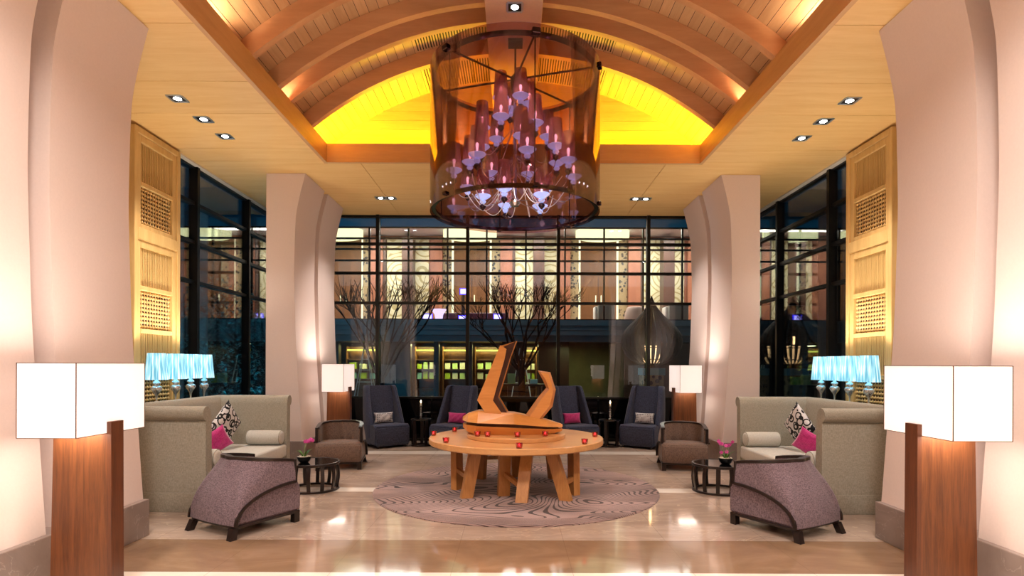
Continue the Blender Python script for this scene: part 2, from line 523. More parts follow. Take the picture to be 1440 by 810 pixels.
# ---------------------------------------------------------------- columns
PROF = [(3.285, 0), (3.335, .33), (3.38, .946), (3.425, 1.614), (3.444, 1.935), (3.459, 2.36), (3.474, 2.9), (3.472, 3.2),
        (3.466, 3.48), (3.458, 3.73), (3.442, 3.947), (3.399, 4.18), (3.347, 4.396), (3.30, 4.575)]
def spline(pr, n=5):
    out = []
    for i in range(len(pr) - 1):
        p0 = pr[max(0, i - 1)]; p1 = pr[i]; p2 = pr[i + 1]; p3 = pr[min(len(pr) - 1, i + 2)]
        for k in range(n):
            t = k / n
            out.append(tuple(.5 * (2 * p1[j] + (p2[j] - p0[j]) * t + (2 * p0[j] - 5 * p1[j] + 4 * p2[j] - p3[j]) * t * t + (3 * p1[j] - p0[j] - 3 * p2[j] + p3[j]) * t ** 3) for j in (0, 1)))
    return out + [pr[-1]]
P2 = spline([(3.32, .30)] + PROF[1:], 4)
def column(name, sx, y0, y1, g0, g1):
    s = MB()
    for a, b, rec in ((y0, g0, 0), (g0, g1, .2), (g1, y1, 0)):
        n = len(P2); vs = []
        for y in (a, b):
            vs += [(sx * (x + rec), y, z) for x, z in P2] + [(sx * 3.92, y, z) for x, z in P2]
        fs = []
        for i in range(n - 1):
            fs += [(i, i + 1, n + i + 1, n + i), (2 * n + i, 3 * n + i, 3 * n + i + 1, 2 * n + i + 1), (i, 2 * n + i, 2 * n + i + 1, i + 1), (n + i, n + i + 1, 3 * n + i + 1, 3 * n + i)]
        fs += [(0, n, 3 * n, 2 * n), (n - 1, 3 * n - 1, 4 * n - 1, 2 * n - 1)]
        q = MB().poly(vs, fs); bmesh.ops.recalc_face_normals(q.bm, faces=q.bm.faces); s.add(q.bm)
    c = s.build(name, M['paint']); struct(c)
    for p in c.data.polygons: p.use_smooth = True
    c.data.set_sharp_from_angle(angle=math.radians(30))
    x0, x1 = sorted((sx * 3.285, sx * 3.93))
    MB().rbox(x0, x1, y0 - .012, y1 + .012, 0, .325, .004, 1).build('plinth', M['plinth'], c)
    return c
column('column_front_left', -1, 3.15, 5.14, 4.07, 4.26)
column('column_front_right', 1, 3.15, 5.14, 4.07, 4.26)
column('column_back_left', -1, 9.03, 11.05, 9.95, 10.13)
column('column_back_right', 1, 9.03, 11.05, 9.95, 10.13)

# ---------------------------------------------------------------- solid walls
struct(MB().box(-WX - .15, -WX, -6, 8.1, 0, CZ).build('wall_left', M['cream_paint']))
struct(MB().box(WX, WX + .15, -6, 8.1, 0, CZ).build('wall_right', M['cream_paint']))
struct(MB().box(-WX - .15, WX + .15, -6.15, -6, 0, CZ).build('wall_front', M['walnut_edge']))

# ---------------------------------------------------------------- glazed walls
RAILS = [4.0, 3.406, 2.80]
def glazed(name, axis, pos, a, b, mull, inward):
    root = struct(empty(name)); root['kind'] = 'structure'
    fr = MB(); gl = MB(); sp = MB()
    def bx(mb, u0, u1, z0, z1, d0, d1):
        if axis == 'y': mb.box(u0, u1, min(pos + d0, pos + d1), max(pos + d0, pos + d1), z0, z1)
        else: mb.box(min(pos + d0, pos + d1), max(pos + d0, pos + d1), u0, u1, z0, z1)
    i = inward
    for m in mull: bx(fr, m - .033, m + .033, 0, CZ, -.03 * i, .10 * i)
    for z in RAILS: bx(fr, a, b, z - .026, z + .026, -.02 * i, .06 * i)
    bx(fr, a, b, CZ - .05, CZ - .001, -.02 * i, .06 * i); bx(fr, a, b, .86, .90, -.02 * i, .04 * i); bx(fr, a, b, 0, .05, -.02 * i, .05 * i)
    fr.build('window_frame', M['frame'], root)
    bx(gl, a, b, .9, CZ - .05, -.004, .004); gl.build('glass_pane', M['win_glass'], root)
    bx(sp, a, b, .05, .86, -.01, .01); sp.build('base_panel', M['dark_glass'], root)
    return root
glazed('window_1', 'y', YB, -WX, WX, [-4.57, -2.744, -.92, .92, 2.744, 4.57], -1)
glazed('window_2', 'x', -WX, 8.1, YB, [8.13, 8.72, 10.42], 1)
glazed('window_3', 'x', WX, 8.1, YB, [8.13, 8.72, 10.42], -1)
# pale strip where the side glazing meets the soffit
for k, sx in enumerate((-1, 1)):
    x0, x1 = sorted((sx * (WX - .02), sx * (WX - .14)))
    struct(MB().box(x0, x1, 8.1, YB, CZ - .025, CZ - .001).build('trim_%d' % (10 + k), M['cream_paint']))

# ---------------------------------------------------------------- turned wood screens
def screen(sx, label):
    root = empty('lattice_screen', (sx * 4.80, 7.6, 0), 0 if sx < 0 else PI, label, 'screen', 'turned wood lattice screens')
    W = .49; s = MB()   # local: x = out of wall, y along the wall
    def fr(y0, y1, z0, z1, d0=-.03, d1=.05, r=.006): s.rbox(d0, d1, y0, y1, z0, z1, r, 1)
    fr(-W, -W + .07, .0, 4.55, -.04, .07); fr(W - .07, W, .0, 4.55, -.04, .07)
    for z0, z1 in ((4.47, 4.55), (3.13, 3.28), (.0, .12)): fr(-W + .07, W - .07, z0, z1, -.04, .07)
    for (z0, z1) in ((3.28, 4.47), (.12, 3.13)):
        fr(-W + .07, -W + .15, z0, z1); fr(W - .15, W - .07, z0, z1)
        fr(-W + .15, W - .15, z1 - .09, z1)
        fr(-W + .15, W - .15, z0, z0 + .06)
    for z in (3.85, 2.52, 1.97, 1.405, .85): fr(-W + .15, W - .15, z - .03, z + .03)
    s.build('frame', M['screen'], root, smooth=30)
    for z0, z1 in ((3.88, 4.38), (2.55, 3.04), (1.435, 1.94), (.18, .82)):
        q = MB(); n = 19; w = 2 * W - .3
        for k in range(n):
            y = -w / 2 + w * (k + .5) / n
            q.box(-.008, .022, y - .0085, y + .0085, z0 - .002, z1 + .002)
        q.build('slat_panel', M['screen'], root)
    for z0, z1, rows in ((3.34, 3.82, 9), (2.0, 2.49, 9), (.88, 1.375, 9)):
        q = MB(); n = 12; w = 2 * W - .3
        for k in range(n):
            y = -w / 2 + w * (k + .5) / n; hz = (z1 - z0) / rows
            prof = [(.006, z0 - .004)]
            for r in range(rows):
                zc = z0 + hz * (r + .5)
                prof += [(.007, zc - hz * .42), (.017, zc - hz * .2), (.0215, zc), (.017, zc + hz * .2), (.007, zc + hz * .42)]
            prof.append((.006, z1 + .004))
            q.lathe(prof, 7, (.006, y, 0))
        for r in range(rows):
            zc = z0 + (z1 - z0) / rows * (r + .5)
            q.box(.001, .011, -w / 2, w / 2, zc - .006, zc + .006)
        q.build('bead_panel', M['screen'], root, smooth=50)
    MB().box(-.10, -.095, -W + .05, W - .05, .1, 4.5).build('back_panel', M['walnut_edge'], root)
    return root
screen(-1, 'tall pale wood lattice screen on the left wall, beside the blue lamps')
screen(1, 'tall pale wood lattice screen on the right wall, beside the blue lamps')

# ---------------------------------------------------------------- recessed downlights
def downlight(loc, label, group, n=1):
    root = empty('recessed_downlight', loc, 0, label, 'ceiling light', group)
    w = .085
    s = MB()
    for k in range(n):
        ox = (k - (n - 1) / 2) * .19
        for sg in (-1, 1):
            s.box(ox - w, ox + w, sg * w - .012, sg * w + .012, -.006, -.0005); s.box(ox + sg * w - .012, ox + sg * w + .012, -w + .012, w - .012, -.006, -.0005)
    s.build('trim_frame', M['steel'], root)
    q = MB()
    for k in range(n):
        ox = (k - (n - 1) / 2) * .19
        q.box(ox - w + .012, ox + w - .012, -w + .012, w - .012, -.003, -.0006)
        MB().lathe([(.001, -.012), (.03, -.012), (.044, -.0031)], 16, (ox, 0, 0)).build('lens', M['lens'], root, smooth=40)
    q.build('housing', M['black_metal'], root)
    return root
DL = [6.50, 7.05, 7.575]
nm = ['nearest', 'middle', 'farthest']
for sx, side in ((-1, 'left'), (1, 'right')):
    for y, k in zip(DL, nm):
        downlight((sx * 3.84, y, CZ), '%s of three square downlights in the %s ceiling soffit' % (k, side), 'square downlights over the sofas')
downlight((-2.32, 10.36, CZ), 'twin downlight in back soffit, left of the chandelier', 'twin downlights in the back soffit', 2)
downlight((2.32, 10.36, CZ), 'twin downlight in back soffit, right of the chandelier', 'twin downlights in the back soffit', 2)
downlight((.01, 6.41, 5.58), 'square downlight in the flat ridge panel above the chandelier', None)
# ================================================================== LIGHT
def light(kind, name, loc, energy, color, rot=(0, 0, 0), **kw):
    l = bpy.data.lights.new(name, kind); l.energy = energy; l.color = lin(color) if isinstance(color, str) else color
    for k, v in kw.items(): setattr(l, k, v)
    o = bpy.data.objects.new(name, l); COL.objects.link(o); o.location = loc; o.rotation_euler = rot
    return o
def aim(o, target):
    o.rotation_euler = (Vector(target) - Vector(o.location)).to_track_quat('-Z', 'Y').to_euler(); return o
# ================================================================== FURNITURE
# ---------------------------------------------------------------- round rug and centre table
TX, TY = .045, 7.165
rug = MB().lathe([(1.752, .0), (1.755, .006), (1.745, .016), (.001, .016)], 120).build('round_rug', M['rug'], smooth=40, loc=(TX, TY, 0))
tag(rug, 'large round mauve rug with dark ripple lines under the centre table', 'rug')
RZ = .016
table = empty('round_table', (TX, TY, RZ), 0, 'large round oak table on splayed legs, on the ripple rug', 'table')
TT = .65
R_ = 1.085
MB().lathe([(.001, TT - RZ - .078), (R_ - .012, TT - RZ - .078), (R_, TT - RZ - .066), (R_, TT - RZ - .01), (R_ - .008, TT - RZ), (.001, TT - RZ)], 120).build('tabletop', M['oak_top'], table, smooth=30)
def leg(bx, by, tx, ty, ang, w=.135, d=.085):
    c, s_ = math.cos(ang), math.sin(ang)
    def q(x, y, z): return [(x + u * w / 2 * c - v * d / 2 * s_ - TX, y + u * w / 2 * s_ + v * d / 2 * c - TY, z) for u, v in ((-1, -1), (1, -1), (1, 1), (-1, 1))]
    return MB().hexa(q(bx, by, 0), q(tx, ty, TT - RZ - .079)).build('leg', M['oak'], table)
LEGS = [(-.68, 7.02, -.70, 7.14, 1.0), (-.53, 6.56, -.43, 6.66, .35), (-.43, 7.66, -.40, 7.55, -.5),
        (-.105, 6.68, -.09, 6.8, .25), (.105, 6.36, .175, 6.56, -.2), (.06, 7.82, .03, 7.68, .2),
        (.61, 6.45, .45, 6.6, -.5), (.73, 6.75, .74, 6.9, -1.1), (.56, 7.7, .5, 7.58, .5)]
for a in LEGS: leg(*a)
def strut(a, b):
    MB().tube([(a[0] - TX, a[1] - TY, a[2] - RZ), (b[0] - TX, b[1] - TY, b[2] - RZ)], .02, sq=(.045, .05)).build('stretcher', M['oak'], table)
strut((-.10, 6.73, .27), (.11, 6.40, .17)); strut((-.68, 7.05, .25), (-.53, 6.62, .25)); strut((.60, 6.52, .2), (.73, 6.78, .2)); strut((-.43, 7.62, .3), (.05, 7.78, .3))
# turntable and the boat-like wooden sculpture
DZ = TT + .052
disc = MB().lathe([(.001, 0), (.605, 0), (.61, .006), (.61, .046), (.604, .052), (.001, .052)], 90).build('display_disc', M['oak_top'], smooth=30, loc=(TX, 7.1, TT))
tag(disc, 'low round wooden disc in the middle of the centre table, under the sculpture', 'stand')
sculpt = empty('wooden_sculpture', (0, 7.08, DZ), 0, 'faceted honey wood sculpture of a boat with two bent upright arms', 'sculpture')
def pod(name, st, mat, off=0):
    rings = []
    for x, w, zr, zt, k in st:
        rings.append([(x, -w, zr - DZ), (x, -w * k, zt - DZ), (x, w * k, zt - DZ), (x, w, zr - DZ)])
    return MB().loft(rings).build(name, mat, sculpt)
lid = pod('lid', [(-.617, .04, .862, .905, .6), (-.545, .20, .856, .95, .5), (-.42, .285, .85, .985, .45), (.02, .29, .838, .958, .45), (.42, .20, .80, .875, .5), (.60, .07, .782, .82, .6), (.62, .03, .782, .81, .6)], M['oak_bright'])
hull = pod('hull', [(-.612, .05, .824, .775, .7), (-.55, .2, .819, .735, .75), (-.44, .285, .814, DZ + .001, .72), (0, .295, .794, DZ + .0005, .78), (.40, .22, .773, DZ + .001, .75), (.58, .09, .764, .722, .7), (.615, .05, .764, .738, .6)], M['oak_bright'])
pod('inner_hull', [(-.56, .165, .855, .80, .9), (-.42, .245, .848, .79, .9), (0, .255, .836, .77, .9), (.42, .165, .798, .755, .9), (.57, .045, .78, .755, .9)], M['sculpt_dark'])
def sp(pts): return [(cx / 624 - 1.0737, 1.9316 - cy / 624 - DZ) for cx, cy in pts]
o1 = sp([(575, 88), (622, 118), (610, 185), (520, 512), (592, 615), (592, 640), (460, 640), (455, 592), (400, 508)])
MB().prism(o1, 'y', -.15, -.10).build('upright_panel', M['oak_bright'], sculpt)
o2 = sp([(580, 86), (705, 50), (658, 180), (567, 490), (640, 610), (640, 640), (480, 640), (420, 508)])
MB().prism(o2, 'y', .11, .14).build('upright_panel', M['oak_bright'], sculpt)
dk = sp([(600, 100), (693, 58), (650, 180), (557, 490), (630, 612), (630, 640), (470, 640), (440, 508)])
MB().prism(dk, 'y', -.0999, .1099).build('upright_core', M['sculpt_dark'], sculpt)
sd = sp([(575, 88), (585, 92), (412, 510), (466, 592), (466, 640), (458, 640), (455, 592), (400, 508)])
MB().prism(sd, 'y', -.0999, .11).build('upright_edge', M['oak_bright'], sculpt)
cc = sp([(862, 280), (962, 295), (985, 370), (1005, 430), (980, 560), (890, 668), (765, 655), (765, 635), (870, 485), (930, 415), (900, 350)])
inn = sp([(880, 292), (945, 305), (965, 372), (982, 432), (955, 552), (868, 660), (800, 655), (800, 635), (890, 500), (950, 425), (922, 350)])
rings = [[(x, -.11, z) for x, z in inn], [(x, -.01, z) for x, z in cc], [(x, .11, z) for x, z in inn]]
MB().loft(rings).build('bent_arm', M['oak_bright'], sculpt)

# ---------------------------------------------------------------- red votives
def votive(loc, label):
    v = empty('tea_light_holder', loc, 0, label, 'candle holder', 'red glass tea light holders')
    MB().lathe([(.024, .0), (.03, .004), (.036, .03), (.039, .058), (.036, .058), (.033, .03), (.027, .008), (.001, .008)], 20, caps=True).build('cup', M['red_glass'], v, smooth=50)
    w = MB().lathe([(.001, .0085), (.0245, .0085), (.0265, .024), (.001, .024)], 16).build('candle', M['wax'], v, smooth=40)
    MB().lathe([(.001, .0245), (.006, .032), (.0075, .037), (.004, .046), (.001, .052)], 8).build('flame', M['votive_glow'], w, smooth=60)
    return v
def onz(px, py, z): Y = (H - z) * F / (py - VY); return (X(px, Y), Y, z)
VOT = [(610, 613, TT, 'red tea light holder at the left rim of the round table'),
       (627.5, 623, TT, 'red tea light holder on the tabletop, second in from its left rim'),
       (639.5, 607.3, TT, 'red tea light holder standing farthest back on the left of the tabletop'),
       (730.5, 630.5, TT, 'red tea light holder at the front rim of the round table, lowest in view'),
       (822.5, 624, TT, 'red tea light holder on the tabletop, second in from its right rim'),
       (837, 613.8, TT, 'red tea light holder at the right rim of the round table'),
       (686, 614.2, DZ, 'red tea light holder on the disc, below the left end of the boat'),
       (728, 614.8, DZ, 'red tea light holder on the disc, in front of the middle of the boat'),
       (767, 613.2, DZ, 'red tea light holder on the disc, below the right end of the boat')]
for px, py, z, l in VOT: votive(onz(px, py, z), l)
votive((.53, 7.34, DZ), 'red tea light holder half hidden behind the right tip of the boat')
votive((-.415, 6.735, DZ), 'red tea light holder on the disc, tucked under the left tip of the boat')

# ---------------------------------------------------------------- tub armchairs
def tub_chair(name, loc, rz, label, fab, group):
    root = empty(name, loc, rz, label, 'armchair', group)
    # path of the rim seen from above: left arm front -> back -> right arm front
    hw, yf, yb, rc = .325, .29, -.155, .24
    top = [(-hw, yf + (yb + rc - yf) * i / 10) for i in range(11)]
    top += [(-hw + rc - rc * math.cos(a), yb + rc - rc * math.sin(a)) for a in [PI / 2 * i / 12 for i in range(1, 13)]]
    half = len(top)
    mid = [(-hw + rc + (2 * hw - 2 * rc) * i / 8, yb - .025 * math.sin(PI * i / 8)) for i in range(1, 8)]
    path = top + mid + [(-x, y) for x, y in reversed(top)]
    n = len(path)
    # lower edge: sweeps from the arm front down to the rear foot, then straight across the back
    bw = .345
    low = []
    for i in range(half):
        t = i / (half - 1)
        low.append((-bw, yf - (yf + .345) * math.sin(t * PI / 2) ** 1.05, .115 + .295 * math.cos(t * PI / 2) ** .9 if t < 1 else .115))
    low = low + [(-bw + 2 * bw * i / 8, -.345 - .02 * math.sin(PI * i / 8), .115) for i in range(1, 8)] + [(-x, y, z) for x, y, z in reversed(low)]
    def inward(i):
        a = Vector(path[max(0, i - 1)]); b = Vector(path[min(n - 1, i + 1)]); t = (b - a).normalized()
        return Vector((-t.y, t.x))
    outs, tops, ins, edge = [], [], [], []
    for i, (x, y) in enumerate(path):
        k = min(1, max(0, (yf - y) / (yf - yb)))           # 0 at the arm front, 1 at the back
        zt = .60 + .065 * k ** .7
        nrm = inward(i); lx, ly, lz = low[i]
        col = []
        for q in range(9):
            t = q / 8; h_ = math.sin(t * PI / 2) ** 1.2
            col.append((x + (lx - x) * h_, y + (ly - y) * h_, zt + (lz - zt) * t))
        outs.append(col); edge.append(col[-1]); tops.append((x, y, zt))
        zi = max(.36, lz + .01)
        ins.append([(x + nrm.x * .045, y + nrm.y * .045, zt - .004), (x + nrm.x * .05, y + nrm.y * .06, .50), (x + nrm.x * .055, y + nrm.y * .075, zi)])
    s = MB()
    s.loft([outs[i] + [ins[i][2], ins[i][1], ins[i][0]] for i in range(n)])
    s.build('shell', fab, root, smooth=55)
    # dark wooden cap rail, arm fronts and sweeping edge
    s = MB(); rings = []
    for i in range(n):
        (x, y, z) = tops[i]; nr = inward(i)
        o_ = Vector((x, y)) - nr * .008; q = Vector((x, y)) + nr * .048
        rings.append([(o_.x, o_.y, z - .004), (q.x, q.y, z - .004), (q.x, q.y, z + .022), (o_.x, o_.y, z + .022)])
    s.loft(rings); s.build('cap_rail', M['wenge'], root, smooth=30)
    for sx in (-1, 1):
        s = MB(); x0, x1 = sorted((sx * (hw + .012), sx * (hw - .028)))
        s.rbox(x0, x1, yf - .004, yf + .020, .40, .622, .004, 1)
        s.build('arm_front', M['wenge'], root)
    for part in (edge[:half], edge[-half:]):
        MB().tube([(x * 1.008, y, z - .002) for x, y, z in part], .01, sq=(.024, .026)).build('edge_trim', M['wenge'], root, smooth=30)
    # seat block
    s = MB(); W2 = .325
    prof = [(-.335, .115), (.36, .115), (.372, .13), (.372, .33), (.362, .37), (.335, .397), (.28, .408), (0, .404), (-.16, .395), (-.2, .3)]
    s.prism(prof, 'x', -W2, W2)
    bmesh.ops.bevel(s.bm, geom=[e for e in s.bm.edges if abs(abs(e.verts[0].co.x) - W2) < 1e-5 and abs(abs(e.verts[1].co.x) - W2) < 1e-5], offset=.018, segments=2, affect='EDGES')
    s.build('seat', fab, root, smooth=45)
    MB().rbox(-.325, .325, -.34, .36, .088, .1149, .004, 1).build('base_rail', M['wenge'], root)
    for sx in (-1, 1):
        for y, k in ((.325, 0), (-.33, 1)):
            x = sx * .295; e = .03
            bot = [(x + sx * .02 * k + a * e, y - .035 * k + b * e, 0) for a, b in ((-1, -1), (1, -1), (1, 1), (-1, 1))]
            top = [(x + a * e, y + b * e, .10) for a, b in ((-1, -1), (1, -1), (1, 1), (-1, 1))]
            MB().hexa(bot, top).build('leg', M['wenge'], root)
    return root
a_near = math.atan2(.87, .5) - PI / 2
tub_chair('tub_armchair', (-2.555, 5.465, 0), a_near, 'mauve grey tub armchair seen from behind, in front of the left sofa', M['tweed'], 'mauve tub armchairs')
tub_chair('tub_armchair', (2.60, 5.44, 0), -a_near, 'mauve grey tub armchair seen from behind, in front of the right sofa', M['tweed'], 'mauve tub armchairs')
tub_chair('tub_armchair', (-2.60, 8.66, 0), PI + .17, 'brown tub armchair facing the camera, by the left coffee table', M['tweed_brown'], 'brown tub armchairs')
tub_chair('tub_armchair', (2.58, 8.66, 0), PI - .17, 'brown tub armchair facing the camera, by the right coffee table', M['tweed_brown'], 'brown tub armchairs')

# ---------------------------------------------------------------- round coffee tables with orchids
def coffee_table(loc, label):
    root = empty('coffee_table', loc, 0, label, 'coffee table', 'round black slatted coffee tables')
    R = .315
    MB().lathe([(R - .03, .315), (R, .315), (R + .004, .33), (R, .345), (R - .012, .347), (R - .02, .341), (R - .03, .341)], 72, caps=False).build('top_ring', M['wenge'], root, smooth=40)
    MB().lathe([(.001, .325), (R - .019, .325), (R - .019, .342), (.001, .342)], 64).build('glass_top', M['black_glass'], root, smooth=40)
    MB().torus(R - .02, .015, (0, 0, .012), 72, sq=(.035, .024)).build('base_ring', M['wenge'], root, smooth=40)
    for k in range(12):
        a = 2 * PI * (k + .3) / 12
        c, s_ = math.cos(a), math.sin(a); rings = []
        for j in range(9):
            t = j / 8; r = R - .024 + .020 * math.sin(PI * t); z = .02 + .298 * t
            rings.append([(r * c + u * .009 * c - v * .021 * s_, r * s_ + u * .009 * s_ + v * .021 * c, z) for u, v in ((-1, -1), (1, -1), (1, 1), (-1, 1))])
        MB().loft(rings).build('slat', M['wenge'], root, smooth=30)
    return root
coffee_table((-2.47, 7.06, 0), 'round black coffee table beside the left sofa, orchid bowl on top')
coffee_table((2.55, 7.04, 0), 'round black coffee table beside the right sofa, orchid bowl on top')
def orchid(loc, label, flowers, stems, seed):
    root = empty('orchid_bowl', loc, 0, label, 'potted orchid', 'pink orchids in black bowls')
    rnd = random.Random(seed)
    MB().lathe([(.001, 0), (.045, 0), (.068, .02), (.084, .055), (.086, .075), (.078, .075), (.074, .06), (.001, .06)], 28).build('bowl', M['pot'], root, smooth=50)
    s = MB()
    for k in range(60):
        a = rnd.uniform(0, 2 * PI); r = .07 * math.sqrt(rnd.random())
        s.sphere((r * math.cos(a), r * math.sin(a), .066 + .01 * rnd.random()), rnd.uniform(.007, .013), 5, sz=.7)
    tag(s.build('pebbles', M['pebble'], root, smooth=60), kind='stuff')
    for k in range(13):
        a = rnd.uniform(0, 2 * PI); l = rnd.uniform(.07, .15); r0 = .03 * rnd.random()
        s = MB(); rings = []
        for j in range(6):
            t = j / 5; rr = r0 + l * (.25 + .45 * rnd.random() * 0 + .35 * t) * t; z = .065 + l * (t - .35 * t * t)
            w = .011 * math.sin(PI * min(1, .12 + t * .88)) + .0008
            p = Vector((rr * math.cos(a), rr * math.sin(a), z)); q = Vector((-math.sin(a), math.cos(a), 0)) * w
            rings.append([p - q, p + Vector((0, 0, -.002)), p + q, p + Vector((0, 0, .002))])
        s.loft(rings); s.build('leaf', M['leaf'], root, smooth=60)
    for (x0, x1, h) in stems:
        pts = [(x0 + (x1 - x0) * (j / 8) ** 2, .01 * math.sin(j), .065 + (h - .065) * j / 8) for j in range(9)]
        MB().tube(pts, .0032, 6).build('stem', M['stem'], root, smooth=60)
    for (x, y, z) in flowers:
        s = MB(); tilt = Matrix.Translation((x, y, z)) @ Matrix.Rotation(rnd.uniform(-.5, .5), 4, 'Z') @ Matrix.Rotation(PI / 2 + rnd.uniform(-.4, .4), 4, 'X')
        for k in range(5):
            a = 2 * PI * k / 5 + .3; r = .017
            pm = tilt @ Matrix.Rotation(a, 4, 'Z') @ Matrix.Translation((r * .75, 0, 0)) @ Matrix.Diagonal((1, .72, .22, 1))
            b = bmesh.new(); bmesh.ops.create_icosphere(b, subdivisions=1, radius=r * .85); s.add(b, pm)
        s.build('blossom', M['orchid'], root, smooth=60)
    return root
orchid((-2.56, 6.99, .3425), 'black bowl with a leaning pink orchid, on the left coffee table',
       [(.03, -.01, .262), (.065, .0, .272), (.085, -.01, .285), (.1, .01, .27), (.01, 0, .255), (.05, .01, .255)], [(0, .02, .26), (.0, .05, .275)], 3)
orchid((2.615, 6.98, .3425), 'black bowl with upright pink orchid sprays, on the right coffee table',
       [(-.085, 0, .28), (-.07, -.01, .255), (-.045, 0, .245), (.0, -.01, .225), (.03, 0, .225), (.055, 0, .235), (.01, -.01, .15), (-.055, -.01, .14), (.085, 0, .27)],
       [(-.02, -.06, .26), (0, .02, .225), (.01, .06, .25)], 5)

# ---------------------------------------------------------------- banquette sofas (local: back at -x, open to +x)
def sofa(name, loc, rz, label):
    root = empty(name, loc, rz, label, 'sofa', 'pale linen banquette sofas')
    L = 1.16; XB, XF = -.475, .475; HT = 1.105
    def wing(sy):
        # profile across y: inner face, rolled top to the outside
        pr = [(L - .16, .03), (L - .15, HT - .12), (L - .13, HT - .05)]
        c = (L - .055, HT - .075); r = .075
        pr += [(c[0] + r * math.cos(a), c[1] + r * math.sin(a)) for a in [PI * .75 - i * PI * 1.2 / 10 for i in range(11)]]
        pr += [(L - .035, HT - .16), (L - .04, .03)]
        return [(sy * y, z) for y, z in pr]
    s = MB()
    for sy in (-1, 1): s.prism(wing(sy), 'x', XB - .06, XF)
    pr = [(XB + .02, .03), (XB + .015, HT - .1), (XB - .01, HT - .03)]
    c = (XB - .065, HT - .065); r = .065
    pr += [(c[0] + r * math.cos(a), c[1] + r * math.sin(a)) for a in [PI * .35 + i * PI * .9 / 8 for i in range(9)]]
    pr += [(XB - .10, HT - .15), (XB - .10, .03)]
    s.prism(pr, 'y', -L + .05, L - .05)
    s.build('upholstered_frame', M['linen'], root, smooth=40)
    s = MB()
    for sy in (-1, 1):
        y0, y1 = sorted((sy * (L - .165), sy * (L - .034))); s.rbox(XB - .1, XF + .004, y0, y1, .0, .205, .006, 2)
    s.rbox(XB, XF - .02, -L + .165, L - .165, .0, .235, .006, 2)
    s.build('base', M['linen'], root, smooth=40)
    MB().rbox(XB + .02, XF + .01, -L + .165, L - .165, .24, .42, .035, 4).build('seat_cushion', M['linen_seat'], root, smooth=50)
    return root
sofa('banquette_sofa', (-3.675, 7.06, 0), 0, 'pale high-sided linen sofa along the left wall, lamps behind it')
sofa('banquette_sofa', (3.70, 7.05, 0), PI, 'pale high-sided linen sofa along the right wall, lamps behind it')
def bolster(loc, label):
    s = MB(); Mx = Matrix.Rotation(PI / 2, 4, 'Y')
    pr = [(.001, -.24), (.06, -.242), (.088, -.232), (.1, -.21), (.103, 0), (.1, .21), (.088, .232), (.06, .242), (.001, .24)]
    s.lathe(pr, 32, (0, 0, 0), M=Mx)
    o = s.build('bolster_cushion', M['linen_seat'], None, 50, loc=loc)
    MB().torus(.094, .005, (0, 0, 0), 40, 6).build('piping', M['linen'], o, 60, M=Matrix.Translation((.226, 0, 0)) @ Mx)
    MB().torus(.094, .005, (0, 0, 0), 40, 6).build('piping', M['linen'], o, 60, M=Matrix.Translation((-.226, 0, 0)) @ Mx)
    return tag(o, label, 'cushion', 'round linen bolsters on the sofas')
bolster((-3.45, 7.93, .525), 'pale round bolster at the far end of the left sofa')
bolster((-3.43, 6.18, .525), 'pale round bolster at the near end of the left sofa, mostly hidden')
bolster((3.47, 7.92, .525), 'pale round bolster at the far end of the right sofa')
bolster((3.45, 6.17, .525), 'pale round bolster at the near end of the right sofa, mostly hidden')
def cushion_mesh(w, h, t, n=18):
    s = MB(); vs = []; fs = []
    for side in (1, -1):
        for j in range(n + 1):
            for i in range(n + 1):
                u = -1 + 2 * i / n; v = -1 + 2 * j / n
                px = w / 2 * u * (1 - .10 * (1 - v * v) * abs(u)); pz = h / 2 * v * (1 - .10 * (1 - u * u) * abs(v))
                th = t / 2 * max(0, (1 - u ** 2) * (1 - v ** 2)) ** .42
                wr = .006 * math.sin(9 * u + 5 * v) * (1 - u * u) * (1 - v * v)
                vs.append((px, side * (th + wr), pz))
        b = 0 if side == 1 else (n + 1) ** 2
        for j in range(n):
            for i in range(n):
                q = [b + j * (n + 1) + i, b + j * (n + 1) + i + 1, b + (j + 1) * (n + 1) + i + 1, b + (j + 1) * (n + 1) + i]
                fs.append(q if side == -1 else q[::-1])
    s.poly(vs, fs)
    bmesh.ops.remove_doubles(s.bm, verts=s.bm.verts, dist=1e-4)
    return s
def cushion(loc, w, h, t, yaw, roll, lean, mat, label, group=None, name='throw_cushion'):
    o = cushion_mesh(w, h, t).build(name, mat, None, 180)
    o.matrix_world = Matrix.Translation(loc) @ Matrix.Rotation(yaw, 4, 'Z') @ Matrix.Rotation(lean, 4, 'X') @ Matrix.Rotation(roll, 4, 'Y')
    return tag(o, label, 'cushion', group)
GC = 'scatter cushions on the sofas'
for sx, side in ((-1, 'left'), (1, 'right')):
    yaw = (PI / 2 - .15) * -sx
    cushion((sx * 3.79, 7.52, .752), .47, .47, .15, yaw, PI / 4, .12, M['loops'], 'large black and white looped print cushion standing on its corner on the %s sofa' % side, GC)
    cushion((sx * 3.60, 6.93, .615), .30, .30, .13, yaw + sx * .6, -sx * (PI / 4 + .25), .2, M['pink'], 'magenta velvet cushion leaning on the %s sofa' % side, GC)
    cushion((sx * 3.70, 6.60, .607), .36, .36, .12, yaw - sx * .2, .05, .18, M['loops'], 'looped print cushion half hidden behind the magenta one on the %s sofa' % side, GC)

